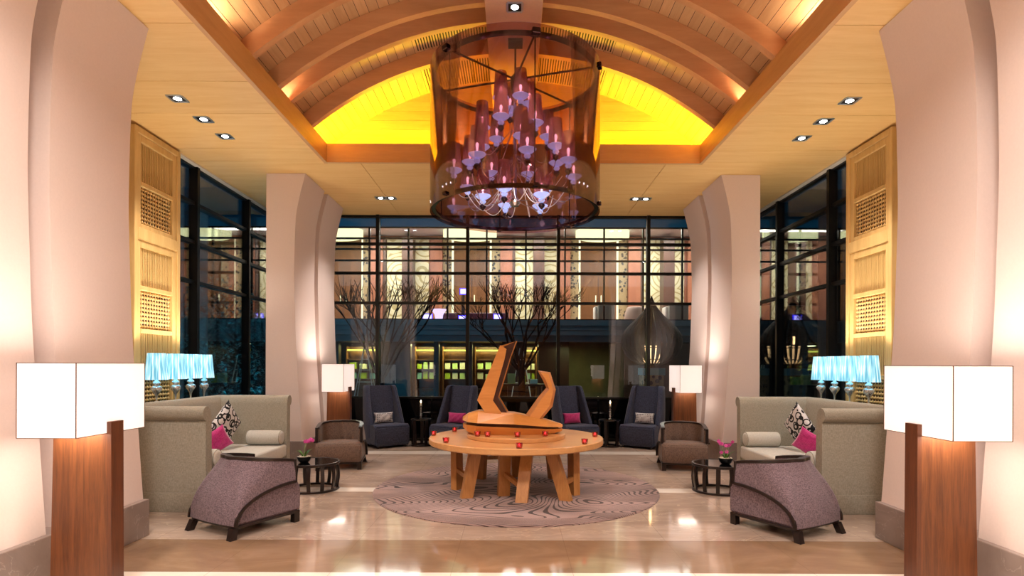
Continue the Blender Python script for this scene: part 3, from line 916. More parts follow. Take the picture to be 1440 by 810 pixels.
# ---------------------------------------------------------------- high-backed navy chairs (local: front is +y)
def wing_chair(loc, rz, label):
    root = empty('wing_chair', loc, rz, label, 'chair', 'navy high-backed chairs at the window')
    W = .345
    s = MB()
    pr = [(-.30, .05), (.29, .05), (.30, .07), (.31, .34), (.30, .395), (.27, .42), (.2, .43), (-.22, .42), (-.30, .30)]
    s.prism(pr, 'x', -W, W)
    bmesh.ops.bevel(s.bm, geom=[e for e in s.bm.edges if abs(abs(e.verts[0].co.x) - W) < 1e-5 and abs(abs(e.verts[1].co.x) - W) < 1e-5], offset=.03, segments=3, affect='EDGES')
    s.build('seat', M['navy'], root, smooth=50)
    # reclining back slab
    s = MB()
    def at(z): return -.21 - .13 * (z - .4) / .75
    rings = []
    for z, w in ((.10, .26), (.42, .26), (.8, .255), (1.08, .245), (1.125, .235), (1.14, .21)):
        y = at(z); th = .10 if z < 1.12 else .06
        rings.append([(-w, y, z), (w, y, z), (w, y - th, z), (-w, y - th, z)])
    s.loft(rings); s.build('back', M['navy'], root, smooth=40)
    for sx in (-1, 1):
        s = MB(); rings = []
        for z, d, xo in ((.06, .20, .344), (.40, .27, .347), (.46, .26, .348), (.7, .19, .34), (.95, .125, .325), (1.08, .10, .313), (1.13, .08, .303), (1.145, .05, .29)):
            y = at(z) - .10; xi = xo - .075; f = y + .10 + d
            rg = [(xi, y, z), (xo - .015, y, z), (xo, y + .02, z), (xo, f - .02, z), (xo - .015, f, z), (xi + .015, f, z), (xi, f - .015, z)]
            rings.append([(sx * a, b, c) for a, b, c in rg])
        s.loft(rings); s.build('wing', M['navy'], root, smooth=40)
    for sx in (-1, 1):
        for y in (-.25, .25): MB().lathe([(.018, 0), (.026, .052)], 12, (sx * .27, y, 0)).build('foot', M['wenge'], root, smooth=40)
    return root
WC = [(-2.39, 10.80, .62 + PI, 'navy high-backed chair with dotted pillow, left of the left side table', 'dots'),
      (-1.13, 10.76, -.45 + PI, 'navy high-backed chair with magenta pillow, right of the left side table', 'pink'),
      (1.20, 10.76, .45 + PI, 'navy high-backed chair with magenta pillow, left of the right side table', 'pink'),
      (2.46, 10.82, -.58 + PI, 'navy high-backed chair with dotted pillow, right of the right side table', 'dots')]
for (x, y, rz, l, p), where in zip(WC, ('leftmost', 'second', 'third', 'rightmost')):
    rz2 = rz
    wing_chair((x, y, 0), rz2, l)
    d = Vector((math.cos(rz2 + PI / 2), math.sin(rz2 + PI / 2), 0))
    q = Vector((x, y, 0)) - d * .145
    cushion((q.x, q.y, .53), .40, .21, .11, rz2, 0, .16, M[p], '%s lumbar pillow on the %s navy chair %s' % ({'dots': 'black and white dotted', 'pink': 'magenta'}[p], where, 'from the left' if where in ('second', 'third') else 'of the four'), 'lumbar pillows on the navy chairs', 'lumbar_pillow')

# ---------------------------------------------------------------- small side tables with candlesticks
def side_table(loc, label):
    root = empty('side_table', loc, .4, label, 'side table', 'small black side tables')
    MB().lathe([(.001, .488), (.195, .488), (.208, .494), (.21, .51), (.205, .516), (.001, .516)], 48).build('top', M['black_glass'], root, smooth=40)
    MB().torus(.175, .012, (0, 0, .014), 48, sq=(.05, .026)).build('base_ring', M['wenge'], root, smooth=40)
    for k in range(5):
        a = 2 * PI * k / 5
        c, s_ = math.cos(a), math.sin(a)
        def q(r, z, w=.028, d=.012): return [(r * c + u * d * c - v * w * s_, r * s_ + u * d * s_ + v * w * c, z) for u, v in ((-1, -1), (1, -1), (1, 1), (-1, 1))]
        MB().loft([q(.175, .02), q(.18, .25), q(.195, .489)]).build('leg', M['wenge'], root)
    return root
def candlestick(loc, label):
    root = empty('candlestick', loc, 0, label, 'candlestick', 'crystal candlesticks on the side tables')
    pr = [(.001, 0), (.034, 0), (.036, .008), (.018, .02), (.012, .035)]
    for k in range(4):
        z = .05 + k * .042; pr += [(.010, z - .012), (.02, z + .002), (.021, z + .012), (.010, z + .026)]
    pr += [(.014, .222), (.026, .236), (.028, .25), (.001, .25)]
    MB().lathe(pr, 14).build('crystal_stem', M['crystal'], root, smooth=25)
    w = MB().lathe([(.001, .2505), (.016, .2505), (.0165, .30), (.001, .30)], 14).build('candle', M['wax'], root, smooth=40)
    MB().lathe([(.001, .301), (.009, .312), (.012, .322), (.007, .342), (.001, .36)], 10).build('flame', M['flame'], w, smooth=60)
    return root
side_table((-1.745, 10.88, 0), 'small round black side table between the two left navy chairs')
side_table((1.85, 10.86, 0), 'small round black side table between the two right navy chairs')
candlestick((-1.75, 10.86, .516), 'crystal candlestick with lit candle on the left side table')
candlestick((1.86, 10.84, .516), 'crystal candlestick with lit candle on the right side table')

# ---------------------------------------------------------------- floor lamps (local: inner side is +x)
def floor_lamp(loc, rz, label):
    root = empty('floor_lamp', loc, rz, label, 'floor lamp', 'floor lamps with box shades on wooden panels')
    a, b, z0, z1 = .1825, .325, 1.088, 1.552
    s = MB(); t = .004
    for x0, x1, y0, y1 in ((-a, a, -b, -b + t), (-a, a, b - t, b), (-a, -a + t, -b + t, b - t), (a - t, a, -b + t, b - t)): s.box(x0, x1, y0, y1, z0, z1)
    s.box(-a + t, a - t, -b + t, b - t, z0 + .02, z0 + .024)
    sh = s.build('shade', M['shade'], root)
    s = MB()
    for sx in (-1, 1):
        for sy in (-1, 1): s.box(sx * a - .0022, sx * a + .0022, sy * b - .0022, sy * b + .0022, z0, z1)
    for z in (z0, z1):
        for sy in (-1, 1): s.box(-a, a, sy * b - .002, sy * b + .002, z - .002, z + .002)
        for sx in (-1, 1): s.box(sx * a - .002, sx * a + .002, -b, b, z - .002, z + .002)
    s.build('shade_wire', M['walnut_edge'], sh)
    bt = [(-.198, -.05, 0), (.186, -.05, 0), (.186, .05, 0), (-.198, .05, 0)]
    tp = [(-.177, -.05, 1.108), (.178, -.05, 1.108), (.178, .05, 1.108), (-.177, .05, 1.108)]
    MB().hexa(bt, tp).build('panel', M['walnut'], root)
    bt = [(.1862, -.06, 0), (.218, -.06, 0), (.218, .06, 0), (.1862, .06, 0)]
    tp = [(.1835, -.06, 1.165), (.212, -.06, 1.165), (.212, .06, 1.165), (.1835, .06, 1.165)]
    MB().hexa(bt, tp).build('side_board', M['walnut_edge'], root)
    return root
floor_lamp((-2.865, 3.82, 0), 0, 'nearest left floor lamp, big white box shade on a walnut panel')
floor_lamp((2.89, 3.82, 0), PI, 'nearest right floor lamp, big white box shade on a walnut panel')
floor_lamp((-3.0, 9.80, 0), 0, 'far left floor lamp with white box shade beside the leftmost navy chair')
floor_lamp((2.97, 9.80, 0), PI, 'far right floor lamp with white box shade beside the rightmost navy chair')

# ---------------------------------------------------------------- consoles with the blue lamps
def table_lamp(loc, label):
    root = empty('table_lamp', loc, 0, label, 'table lamp', 'blue table lamps behind the sofas')
    s = MB(); n = 64
    rings = []
    for r, z in ((.128, .37), (.098, .70)):
        rings.append([((r + .003 * (k % 2)) * math.cos(2 * PI * k / n), (r + .003 * (k % 2)) * math.sin(2 * PI * k / n), z) for k in range(n)])
    rings += [[(x * .97, y * .97, z) for x, y, z in rings[1]], [(x * .97, y * .97, z) for x, y, z in rings[0]]]
    s.loft(rings, caps=False); s.build('shade', M['blue_shade'], root)
    pr = [(.001, 0), (.07, 0), (.072, .008), (.03, .02), (.012, .04), (.010, .13), (.014, .17), (.03, .20), (.055, .235), (.064, .262), (.052, .285), (.026, .297), (.03, .31), (.044, .325), (.04, .342), (.02, .356), (.012, .40)]
    MB().lathe(pr, 28).build('glass_stem', M['crystal_solid'], root, smooth=50)
    return root
def crystal_solid():
    m, nt, out = nodes('chrome_glass')
    b = principled(nt, out, '#dfe6e6', .05, .75, .8); return m
M['crystal_solid'] = crystal_solid()
LY = [7.06, 7.46, 7.81, 8.15]
PO = ['nearest', 'second nearest', 'second farthest', 'farthest']
for sx, side in ((-1, 'left'), (1, 'right')):
    root = empty('console_table', (sx * 4.47, 7.6, 0), 0, 'narrow dark console behind the %s sofa, under the blue lamps' % side, 'console table', 'consoles behind the sofas')
    MB().rbox(-.16, .16, -.75, .75, .94, .98, .005, 1).build('top', M['wenge'], root)
    for y in (-.7, .7):
        for x in (-.12, .12): MB().rbox(x - .025, x + .025, y - .025, y + .025, 0, .9399, .003, 1).build('leg', M['wenge'], root)
    for y, p in zip(LY, PO):
        table_lamp((sx * 4.42, y, .98), '%s of the four blue lamps behind the %s sofa' % (p, side))
# ================================================================== CHANDELIER
CX, CY_, C0, C1, CR = .02, 7.1, 3.43, 5.20, 1.05
ch = empty('chandelier', (CX, CY_, C0), 0, 'large chandelier of plum tinted lamps inside a smoked clear cylinder', 'chandelier')
hgt = C1 - C0
MB().lathe([(CR, 0), (CR, hgt), (CR - .004, hgt), (CR - .004, 0)], 128, caps=False).build('smoked_cylinder', M['smoke'], ch, smooth=60)
for z in (.045, hgt - .09):
    MB().torus(CR - .045, .02, (0, 0, z), 120, sq=(.05, .035)).build('ring', M['dark_chrome'], ch, smooth=40)
# rods, spokes and brackets
AN = [math.radians(a) for a in (-78, -18, 42, 102, 162, 222)]
for a in AN:
    c, s_ = math.cos(a), math.sin(a); r = CR - .045
    MB().tube([(.05 * c, .05 * s_, hgt - .09), (r * c, r * s_, hgt - .09)], .013, 8).build('spoke', M['dark_chrome'], ch, smooth=50)
    MB().tube([(r * c, r * s_, .03), (r * c, r * s_, hgt - .07)], .0075, 8).build('rod', M['dark_chrome'], ch, smooth=50)
    rot = Matrix.Rotation(a, 4, 'Z')
    MB().rbox(r - .03, CR + .03, -.045, .045, hgt - .115, hgt - .055, .006, 1, M=rot).build('bracket', M['dark_chrome'], ch)
    MB().rbox(r - .03, CR + .03, -.03, .03, .025, .065, .006, 1, M=rot).build('bracket', M['dark_chrome'], ch)
MB().lathe([(.001, -.16), (.05, -.16), (.06, -.12), (.06, .02), (.03, .06), (.012, .08), (.012, .001 + 5.58 - C0 - (hgt - .09) - .03)], 24, (0, 0, hgt - .09)).build('hub', M['dark_chrome'], ch, smooth=40)
MB().rbox(-.09, .09, -.09, .09, 5.54 - C0, 5.5795 - C0, .004, 1).build('canopy', M['dark_chrome'], ch)
stem = MB().lathe([(.001, .10), (.05, .10), (.075, .14), (.03, .22), (.022, .5), (.022, hgt - .26)], 20).build('central_stem', M['chrome'], ch, smooth=40)
# the tinted candle lamps, each on its own swooping arm
proto_sh = None
def lamp_meshes():
    sh = MB().lathe([(.094, .004), (.072, .325), (.070, .325), (.092, .004)], 32, caps=False)
    bw = MB().lathe([(.001, -.095), (.02, -.09), (.04, -.068), (.036, -.05), (.018, -.042), (.028, -.034), (.06, -.024), (.094, .002), (.102, .012), (.098, .016), (.06, .002), (.001, -.004)], 28)
    fn = MB().lathe([(.001, -.175), (.014, -.165), (.03, -.145), (.042, -.125), (.034, -.105), (.02, -.0956)], 20)
    bl = MB().lathe([(.001, -.0035), (.009, -.0035), (.010, .07), (.016, .10), (.019, .12), (.013, .14), (.001, .15)], 12)
    return sh, bw, fn, bl
TIERS = [(1.42, .19, 4, .35), (1.02, .41, 6, .1), (.70, .57, 7, .35), (.48, .76, 8, .18), (.20, .40, 5, .62)]
rnd = random.Random(4)
first = None
for z, r, n, ph in TIERS:
    for k in range(n):
        a = ph + 2 * PI * k / n
        zz = z + rnd.uniform(-.05, .05)
        x, y = r * math.cos(a), r * math.sin(a)
        if first is None:
            sh, bw, fn, bl = lamp_meshes()
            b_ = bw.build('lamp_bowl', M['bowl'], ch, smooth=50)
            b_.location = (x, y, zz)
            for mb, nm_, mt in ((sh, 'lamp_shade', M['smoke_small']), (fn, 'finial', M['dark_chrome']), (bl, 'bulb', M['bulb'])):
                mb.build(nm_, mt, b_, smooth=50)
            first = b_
        else:
            b_ = first.copy(); COL.objects.link(b_); b_.location = (x, y, zz)
            for c in list(first.children):
                d = c.copy(); COL.objects.link(d); d.parent = b_
        c, s_ = math.cos(a), math.sin(a)
        zb = zz - .16; dip = min(.22, zb - .03) if zb < .3 else .24
        pts = []
        for j in range(17):
            t = j / 16
            rr = .03 + (r - .03) * (1 - (1 - t) ** 1.6); rr += .0
            zq = (zb + .16) * (1 - t) + zb * t - dip * math.sin(PI * t ** 1.25)
            pts.append((rr * c, rr * s_, zq + .02 * t))
        MB().tube(pts, .0045, 6).build('arm', M['chrome'], ch, smooth=60)
# loose loops of clear cable hanging low inside the ring
for k in range(10):
    a = 2 * PI * k / 10 + .2
    r0, r1 = .16, .66
    pts = []
    for j in range(15):
        t = j / 14
        rr = r0 + (r1 - r0) * t; z = .36 - .34 * math.sin(PI * t) * (1 - .25 * t) + .0 * t
        pts.append((rr * math.cos(a + .5 * t), rr * math.sin(a + .5 * t), z))
    MB().tube(pts, .0055, 6).build('hanging_loop', M['glass_loop'], ch, smooth=60)
# ================================================================== OUTSIDE, BEYOND THE GLASS
struct(MB().box(-30, 30, YB + .06, 34, -.14, -.02).build('ground_court', M['ground']))
M['fasc'] = plain('blue_grey_render', '#55696f', .7, var=.05, sc_=3)
M['fasc_top'] = plain('teal_render', '#2f7a96', .7, var=.05, sc_=3)
M['slab_in'] = plain('upper_floor_carpet', '#8a6a5a', .8)
M['ceil_out'] = plain('white_plaster', '#d9d4e4', .7)
M['pinkwood'] = wood('rose_wood_panel', '#a5684c', '#8d573f', 'z', 3, .45, 0, 6)
M['brownwood'] = wood('brown_column_wood', '#5e3f30', '#4a3025', 'z', 3, .4, 0, 6)
M['doorwood'] = wood('door_wood', '#774c28', '#5f3c1e', 'z', 3, .4, 0, 6)
M['deepwood'] = wood('deep_brown_wall', '#2c1810', '#1e100a', 'z', 3, .4, 0, 6)
M['strip'] = emit('edge_and_handle_glow', '#fff0c0', 1.6)
M['cove'] = emit('oval_cove_light', '#fff6b8', 1.5)
M['shelflight'] = emit('shelf_light', '#e3ea62', 1.6)
M['violet'] = emit('violet_screen', '#b9a6ff', 3)
M['bluelamp'] = emit('blue_lamp', '#3a2dff', 2.2)
def rings_mat():
    m, nt, out = nodes('carved_ring_panel')
    b = principled(nt, out, '#e3d8a8', .6)
    c = coords(nt)
    vo = nd(nt, 'ShaderNodeTexVoronoi', Scale=.75, Randomness=.35); lk(nt, c, vo.inputs['Vector'])
    f = math_(nt, 'FRACT', math_(nt, 'MULTIPLY', vo.outputs['Distance'], 9))
    l = math_(nt, 'LESS_THAN', f, .3)
    lk(nt, mix(nt, math_(nt, 'MULTIPLY', l, .9), '#e8dfb6', '#b3a26a'), b.inputs['Base Color'])
    bump(nt, f, b, .4, .03); return m
M['ringpanel'] = rings_mat()
def lattice_mat():
    m, nt, out = nodes('pierced_lattice')
    b = principled(nt, out, '#8a7660', .5)
    vo = nd(nt, 'ShaderNodeTexVoronoi', Scale=7); lk(nt, coords(nt), vo.inputs['Vector'])
    l = math_(nt, 'LESS_THAN', vo.outputs['Distance'], .38)
    lk(nt, mix(nt, l, '#a08a64', '#2b2220'), b.inputs['Base Color']); return m
M['lattice'] = lattice_mat()

YF, YW = 20.0, 25.0
bld = empty('building', (0, YF, 0), 0, 'two-storey building across the court, lit gallery above, shops below', 'building')
def P(mb, name, mat, smooth=None):
    mb.bm.transform(Matrix.Translation((0, -YF, 0)))
    return mb.build(name, mat, bld, smooth)
BW = 17
# upper slab edge with its stepped fascia
s = MB(); s.box(-BW, BW, YF, YW + .3, 2.78, 3.10); P(s, 'floor_slab', M['fasc'])
s = MB(); s.box(-BW, BW, YF - .10, YF + .05, 2.93, 3.12); s.box(-BW, BW, YF + .06, YF + .2, 2.60, 2.779); s.box(-BW, BW, YF + .3, YF + .5, 2.38, 2.599)
P(s, 'fascia_step', M['fasc'])
s = MB(); s.box(-BW, BW, YF - .05, YF + .1, 6.39, 6.78); s.box(-BW, BW, YF - .5, YF + .1, 6.80, 7.6); P(s, 'roof_fascia', M['fasc_top'])
s = MB(); s.box(-BW, BW, YF, YW + .3, 7.20, 7.35); P(s, 'upper_ceiling', M['ceil_out'])
s = MB(); s.box(-BW, BW, YF, YW + .3, 3.101, 3.13); P(s, 'upper_floor', M['slab_in'])
s = MB(); s.box(-BW, BW, YW, YW + .3, 2.4, 7.2); P(s, 'rear_wall', M['pinkwood'])
# glazing bars of the gallery windows
s = MB()
k = -12
while k <= 12:
    x = .45 + k * 1.375; s.box(x - .03, x + .03, YF - .03, YF + .06, 3.12, 6.39); k += 1
for z in (3.13, 5.20, 5.60, 5.98, 6.37): s.box(-BW, BW, YF - .028, YF + .05, z - .03, z + .03)
P(s, 'window_frame', M['frame'])
P(MB().box(-BW, BW, YF + .01, YF + .015, 3.16, 6.34), 'window_glass', M['far_glass'])
# wall bays of the gallery: door recess, light strip, lattice, rose panel, carved panel with a column
def wx(px): return X(px, YW)
def bay(c):
    def b(name, mat, p0, p1, d, z1=7.1, z0=3.13):
        P(MB().box(wx(c + p0), wx(c + p1), YW - d, YW - .002, z0, z1), name, mat)
    b('door_recess', M['doorwood'], -25, 25, .03)
    P(MB().box(wx(c - 25), wx(c + 25), YW - .05, YW - .031, 5.55, 5.62), 'door_rail', M['brownwood'])
    P(MB().box(wx(c) - .012, wx(c) + .012, YW - .05, YW - .031, 3.13, 5.55), 'door_gap', M['brownwood'])
    for q in (-1, 1): P(MB().box(wx(c) + q * .12 - .02, wx(c) + q * .12 + .02, YW - .08, YW - .031, 4.3, 4.6), 'door_handle', M['strip'])  # no lamps: handle gleam put in as the strips' emission
    b('light_strip', M['strip'], 25.3, 28, .05); b('light_strip', M['strip'], -28, -25.3, .05)
    b('lattice_strip', M['lattice'], 28.3, 40, .14); b('lattice_strip', M['lattice'], -40, -28.3, .14)
    b('rose_panel', M['pinkwood'], 40.3, 57, .32); b('dark_edge', M['brownwood'], 57.2, 60.5, .25)
    b('rose_panel', M['pinkwood'], -56, -40.3, .32)
    b('carved_panel', M['ringpanel'], 61, 120, .06)
    b('gallery_column', M['brownwood'], 86, 101, .7, 7.0)
    # glowing oval cove in the ceiling in front of the doors
    P(MB().lathe([(.001, 6.86), (1.0, 6.86), (1.12, 6.9), (1.12, 7.18), (.001, 7.18)], 48, M=Matrix.Translation((wx(c), YW - 1.1, 0)) @ Matrix.Diagonal((1, .7, 1, 1))), 'oval_cove', M['cove'], 50)
for c in (127, 305, 483, 663, 841, 1020, 1198, 1376): bay(c)
# lower storey: dark timber walls and shop bays
YS = 22.5
s = MB()
s.box(-BW, BW, YS + 1.6, YS + 1.8, -.02, 2.6)
P(s, 'shop_rear_wall', M['deepwood'])
s = MB(); s.box(-BW, BW, YF + .5, YS + 1.8, 2.45, 2.6); P(s, 'shop_ceiling', M['deepwood'])
def sx_(px): return X(px, YS)
for a, b in ((440, 476), (528, 577), (610, 617), (656, 664), (706, 738), (757, 800)):
    P(MB().box(sx_(a), sx_(b), YS, YS + .35, -.02, 2.46), 'timber_pier', M['deepwood'])
M['olive'] = plain('olive_curtain', '#5c5a3c', .8, var=.25, sc_=1.2)
P(MB().box(sx_(800), sx_(885), YS + 1.2, YS + 1.3, -.02, 2.46), 'curtain', M['olive'])
P(MB().box(sx_(885), sx_(990), YS + 1.0, YS + 1.1, -.02, 2.46), 'shop_wall', M['brownwood'])
for x0, x1 in ((-16, -8.2), (8.2, 16)): P(MB().box(x0, x1, YS, YS + .2, -.02, 2.46), 'shop_wall', M['deepwood'])
# shelves of the shops
def shelf(px0, px1, label, seed):
    x0, x1 = sx_(px0), sx_(px1); xm = (x0 + x1) / 2
    root = empty('display_shelf', (xm, YS + .95, -.02), 0, label, 'shelf', 'lit shop shelves across the court')
    w = (x1 - x0) / 2
    s = MB(); s.box(-w, -w + .04, -.2, .2, 0, 2.3); s.box(w - .04, w, -.2, .2, 0, 2.3); s.box(-w + .04, w - .04, .17, .2, 0, 2.3)
    s.build('case', M['doorwood'], root)
    for z in (.55, .95, 1.35, 1.75): MB().box(-w + .04, w - .04, -.2, .169, z, z + .03).build('board', M['brownwood'], root)
    MB().box(-w + .04, w - .04, -.2, -.1, 2.12, 2.18).build('light_strip', M['shelflight'], root)
    return xm, w
random.seed(11)
SH = [(479, 527, 'lit shop shelf across the court behind the leftmost navy chair'), (579, 609, 'lit shop shelf across the court above the left side table'),
      (619, 655, 'shop shelf across the court behind the second navy chair'), (666, 705, 'lit shop shelf across the court behind the upright of the sculpture'), (739, 756, 'narrow lit shop shelf across the court right of the sculpture upright')]
BC = [M['shelf_%d' % i] if False else None for i in range(1)]
boxm = [plain('pale_green_box', '#c9dc8c', .6), plain('lime_box', '#b9d238', .6), plain('cream_box', '#e6dfc0', .6), plain('aqua_box', '#a8dccb', .6)]
where = ['leftmost', 'second', 'middle', 'fourth', 'rightmost']
for i, (a, b, l) in enumerate(SH):
    xm, w = shelf(a, b, l, i)
    for z in (.98, 1.38):
        n = 3 if w > .4 else 2
        for k in range(n):
            bw = .7 * (2 * w - .1) / n; x = xm - w + .05 + (2 * w - .1) * (k + .5) / n
            h = random.uniform(.2, .31)
            mt = random.choice(boxm)
            o = MB().rbox(-bw / 2, bw / 2, -.09, .09, 0, h, .008, 1).build('gift_box', mt, loc=(x, YS + .88, z - .0195))
            tag(o, 'small %s gift box among others on the %s of the lit shop shelves' % (mt.name.replace('_box', '').replace('_', ' '), where[i]), 'box', 'gift boxes in the shops')
# light inside the building
for x in (-11.5, -5.8, 0, 5.8, 11.5):
    o = light('AREA', 'gallery_light', (x, 22.6, 7.1), 430, '#fff2e4', shape='RECTANGLE', size=4, size_y=2)
for px in (503, 594, 637, 686, 747):
    o = light('AREA', 'shop_light', (sx_(px), YS + .55, 2.35), 40, '#f2f0a0', shape='RECTANGLE', size=.9, size_y=.3)
o = light('AREA', 'court_light', (2.5, 21.5, 2.3), 30, '#d8d890', shape='RECTANGLE', size=1.5, size_y=.3)
# dusk light on the court side of the building
o = light('AREA', 'court_flood', (0, 17.2, 5.2), 60, '#9cc4d0', shape='RECTANGLE', size=14, size_y=1); aim(o, (0, 20, 5.0))

# gallery furniture
YG = 21.0
def gx(px): return X(px, YG)
M['white_up'] = plain('white_upholstery', '#d8d4cc', .8)
M['grey_up'] = plain('grey_upholstery', '#8f9088', .8)
def gchair(px0, px1, label):
    x0, x1 = gx(px0), gx(px1); w = (x1 - x0) / 2
    root = empty('lounge_chair', ((x0 + x1) / 2, YG, 3.13), 0, label, 'armchair', 'white chairs in the gallery')
    MB().rbox(-w + .1, w, -.2, -.08, .05, .72, .03, 2).build('back', M['grey_up'], root, 50)
    MB().rbox(-w + .12, w - .12, -.079, .45, .05, .38, .03, 2).build('seat', M['white_up'], root, 50)
    for a, b in ((-w, -w + .119), (w - .119, w)): MB().rbox(a, b, -.079, .45, .05, .58, .03, 2).build('armrest', M['white_up'], root, 50)
gchair(836, 863, 'white and grey lounge chair at the gallery edge, left of the lantern tip')
gchair(935, 966, 'white and grey lounge chair at the gallery edge, right of the lantern tip')
o = MB().lathe([(.45, 0), (.40, .34), (.34, .52), (.30, .56), (.001, .56)], 24).build('round_ottoman', plain('blush_fabric', '#d8b8a8', .8), None, 50, loc=(gx(894), YG, 3.13))
tag(o, 'blush round seat in the gallery, just left of the lantern tip', 'ottoman')
def monitor(px, py, w, h, label, Y=20.8):
    root = empty('counter_screen', (X(px, Y), Y, Z(py, Y) - h / 2), 0, label, 'screen', 'glowing screens in the gallery')
    MB().box(-w / 2 - .03, w / 2 + .03, 0, .05, -.03, h + .03).build('casing', M['bluelamp'], root)
    MB().box(-w / 2, w / 2, -.012, -.001, 0, h).build('panel', M['violet'], root)
    zf = 3.13 - (Z(py, Y) - h / 2)
    MB().box(-.06, .06, .0, .05, zf, -.031).build('stand', M['brownwood'], root)
monitor(651, 410, .2, .18, 'small violet screen high in the gallery, left of the centre tree')
monitor(699.5, 446, .26, .18, 'small blue-edged screen low in the gallery, behind the centre tree')
monitor(601, 446, .30, .18, 'small blue-edged screen low in the gallery, right of the left tree')
monitor(650, 447, .24, .12, 'small violet screen low in the gallery, below the higher violet one', 20.5)
o = MB().lathe([(.12, 0), (.16, .25), (.27, .42), (.27, .44), (.001, .44)], 20).build('glowing_planter', emit('lilac_glow', '#e6c8ff', 1.4), None, 50, loc=(X(617, 20.8), 20.8, 3.13)); tag(o, 'glowing white tapered planter right of the blue-edged screen in the gallery', 'planter')
o = MB().rbox(-1.3, 1.3, -.3, .3, 0, .42, .02, 1).build('bar_counter', plain('plum_bar', '#5a2c3c', .4), None, 40, loc=(X(668, 22), 22.2, 3.13)); tag(o, 'dark plum bar counter in the gallery behind the screens', 'counter')

# bamboo teardrop lanterns on lattice pedestals
M['lant_glow'] = emit('lantern_core', '#ffc68a', 2.2)
def lantern(px, label, YL=14.0):
    x = X(px, YL)
    root = empty('bamboo_lantern', (x, YL, 1.57), 0, label, 'lantern', 'teardrop bamboo lanterns')
    prof = [(.30, .0), (.52, .12), (.66, .30), (.735, .50), (.72, .70), (.60, .90), (.44, 1.06), (.28, 1.22), (.14, 1.40), (.055, 1.56), (.012, 1.68)]
    pr = spline(prof, 3)
    for k in range(36):
        a = 2 * PI * k / 36; c, s_ = math.cos(a), math.sin(a)
        rings = []
        for r, z in pr:
            w = max(.005, min(.044, r * .066))
            rings.append([(r * c - w * s_, r * s_ + w * c, z), (r * c + w * s_, r * s_ - w * c, z), ((r - .012) * c + w * s_, (r - .012) * s_ - w * c, z), ((r - .012) * c - w * s_, (r - .012) * s_ + w * c, z)])
        MB().loft(rings).build('rib', M['bamboo_dark'], root)
    for r, z in ((.525, .12), (.72, .40), (.70, .73), (.29, .015)): MB().torus(r - .02, .012, (0, 0, z), 48, 6).build('hoop', M['bamboo_dark'], root, 50)
    MB().lathe([(.001, .0), (.29, .0), (.29, .03), (.001, .03)], 32).build('tray', M['bamboo_dark'], root, 40)
    MB().lathe([(.001, .031), (.2, .031), (.2, .40), (.16, .46), (.001, .46)], 20).build('glow_core', M['lant_glow'], root, 40)
    light('POINT', 'lantern_light', (x, YL, 1.57 + .6), 14, '#ffc080', shadow_soft_size=.1)
    ped = empty('lantern_pedestal', (x, YL, -.02), 0, 'lattice pedestal with pale blue top carrying the %s lantern' % ('left' if px < 1000 else 'right'), 'pedestal', 'lantern pedestals')
    MB().box(-.24, .24, -.24, .24, 0, 1.33).build('lattice_box', M['lattice'], ped)
    MB().box(-.27, .27, -.27, .27, 1.3305, 1.5).build('top_block', plain('aqua_stone', '#7fb7c0', .4), ped)
    MB().lathe([(.1, 1.5005), (.1, 1.5895)], 16).build('post', M['bamboo_dark'], ped)
lantern(916, 'teardrop bamboo lantern beyond the back glass, left of the right column')
lantern(1114, 'teardrop bamboo lantern seen through the right side window')

# bare trees in the court
def tree(loc, label, seed, ztop, spread, nst, z0=.55, half=1):
    rnd = random.Random(seed)
    root = empty('bare_tree', loc, 0, label, 'tree', 'bare trees in the court')
    s = MB()
    def grow(p, d, L, r, depth):
        pts = [p]; rad = [r]; n = 4
        for i in range(n):
            d = (d + Vector((rnd.uniform(-.13, .13), rnd.uniform(-.13, .13), rnd.uniform(-.02, .09)))).normalized()
            pts.append(pts[-1] + d * L / n); rad.append(r * (1 - .4 * (i + 1) / n))
        s.tube(pts, rad, 5 if depth > 1 else 4)
        if depth == 0 or pts[-1].z > ztop: return
        for k in range(rnd.choice((2, 3, 3)) if depth > 1 else 3):
            az = rnd.uniform(0, 2 * PI); tl = rnd.uniform(.25, .55)
            side = Vector((math.cos(az) * 1.15, math.sin(az) * .7, .1))
            grow(pts[-1 if k else -2], (d + side * tl).normalized(), L * rnd.uniform(.55, .85), max(.0095, r * .62), depth - 1)
    for k in range(nst):
        a = (k + .5) / nst * 2 - 1
        d = Vector((a * spread, rnd.uniform(-.4, .4), 1)).normalized()
        grow(Vector((a * .10, rnd.uniform(-.08, .08), z0)), d, 1.15, .038, 4)
    tr = MB().tube([(0, 0, 0), (.02, 0, z0 * .5), (0, 0, z0 + .1)], [.13, .11, .10], 10)
    tr.build('trunk', M['bark'], root, 60); s.build('branches', M['bark'], root, 60)
tree((X(535, 15), 15, -.02), 'bare branching tree outside, behind the leftmost mullions of the back glass', 5, 3.55, .75, 8, 1.25)
tree((X(733, 16.6), 16.6, -.02), 'bare branching tree outside, behind the wooden sculpture', 9, 3.75, .85, 8, 1.4)
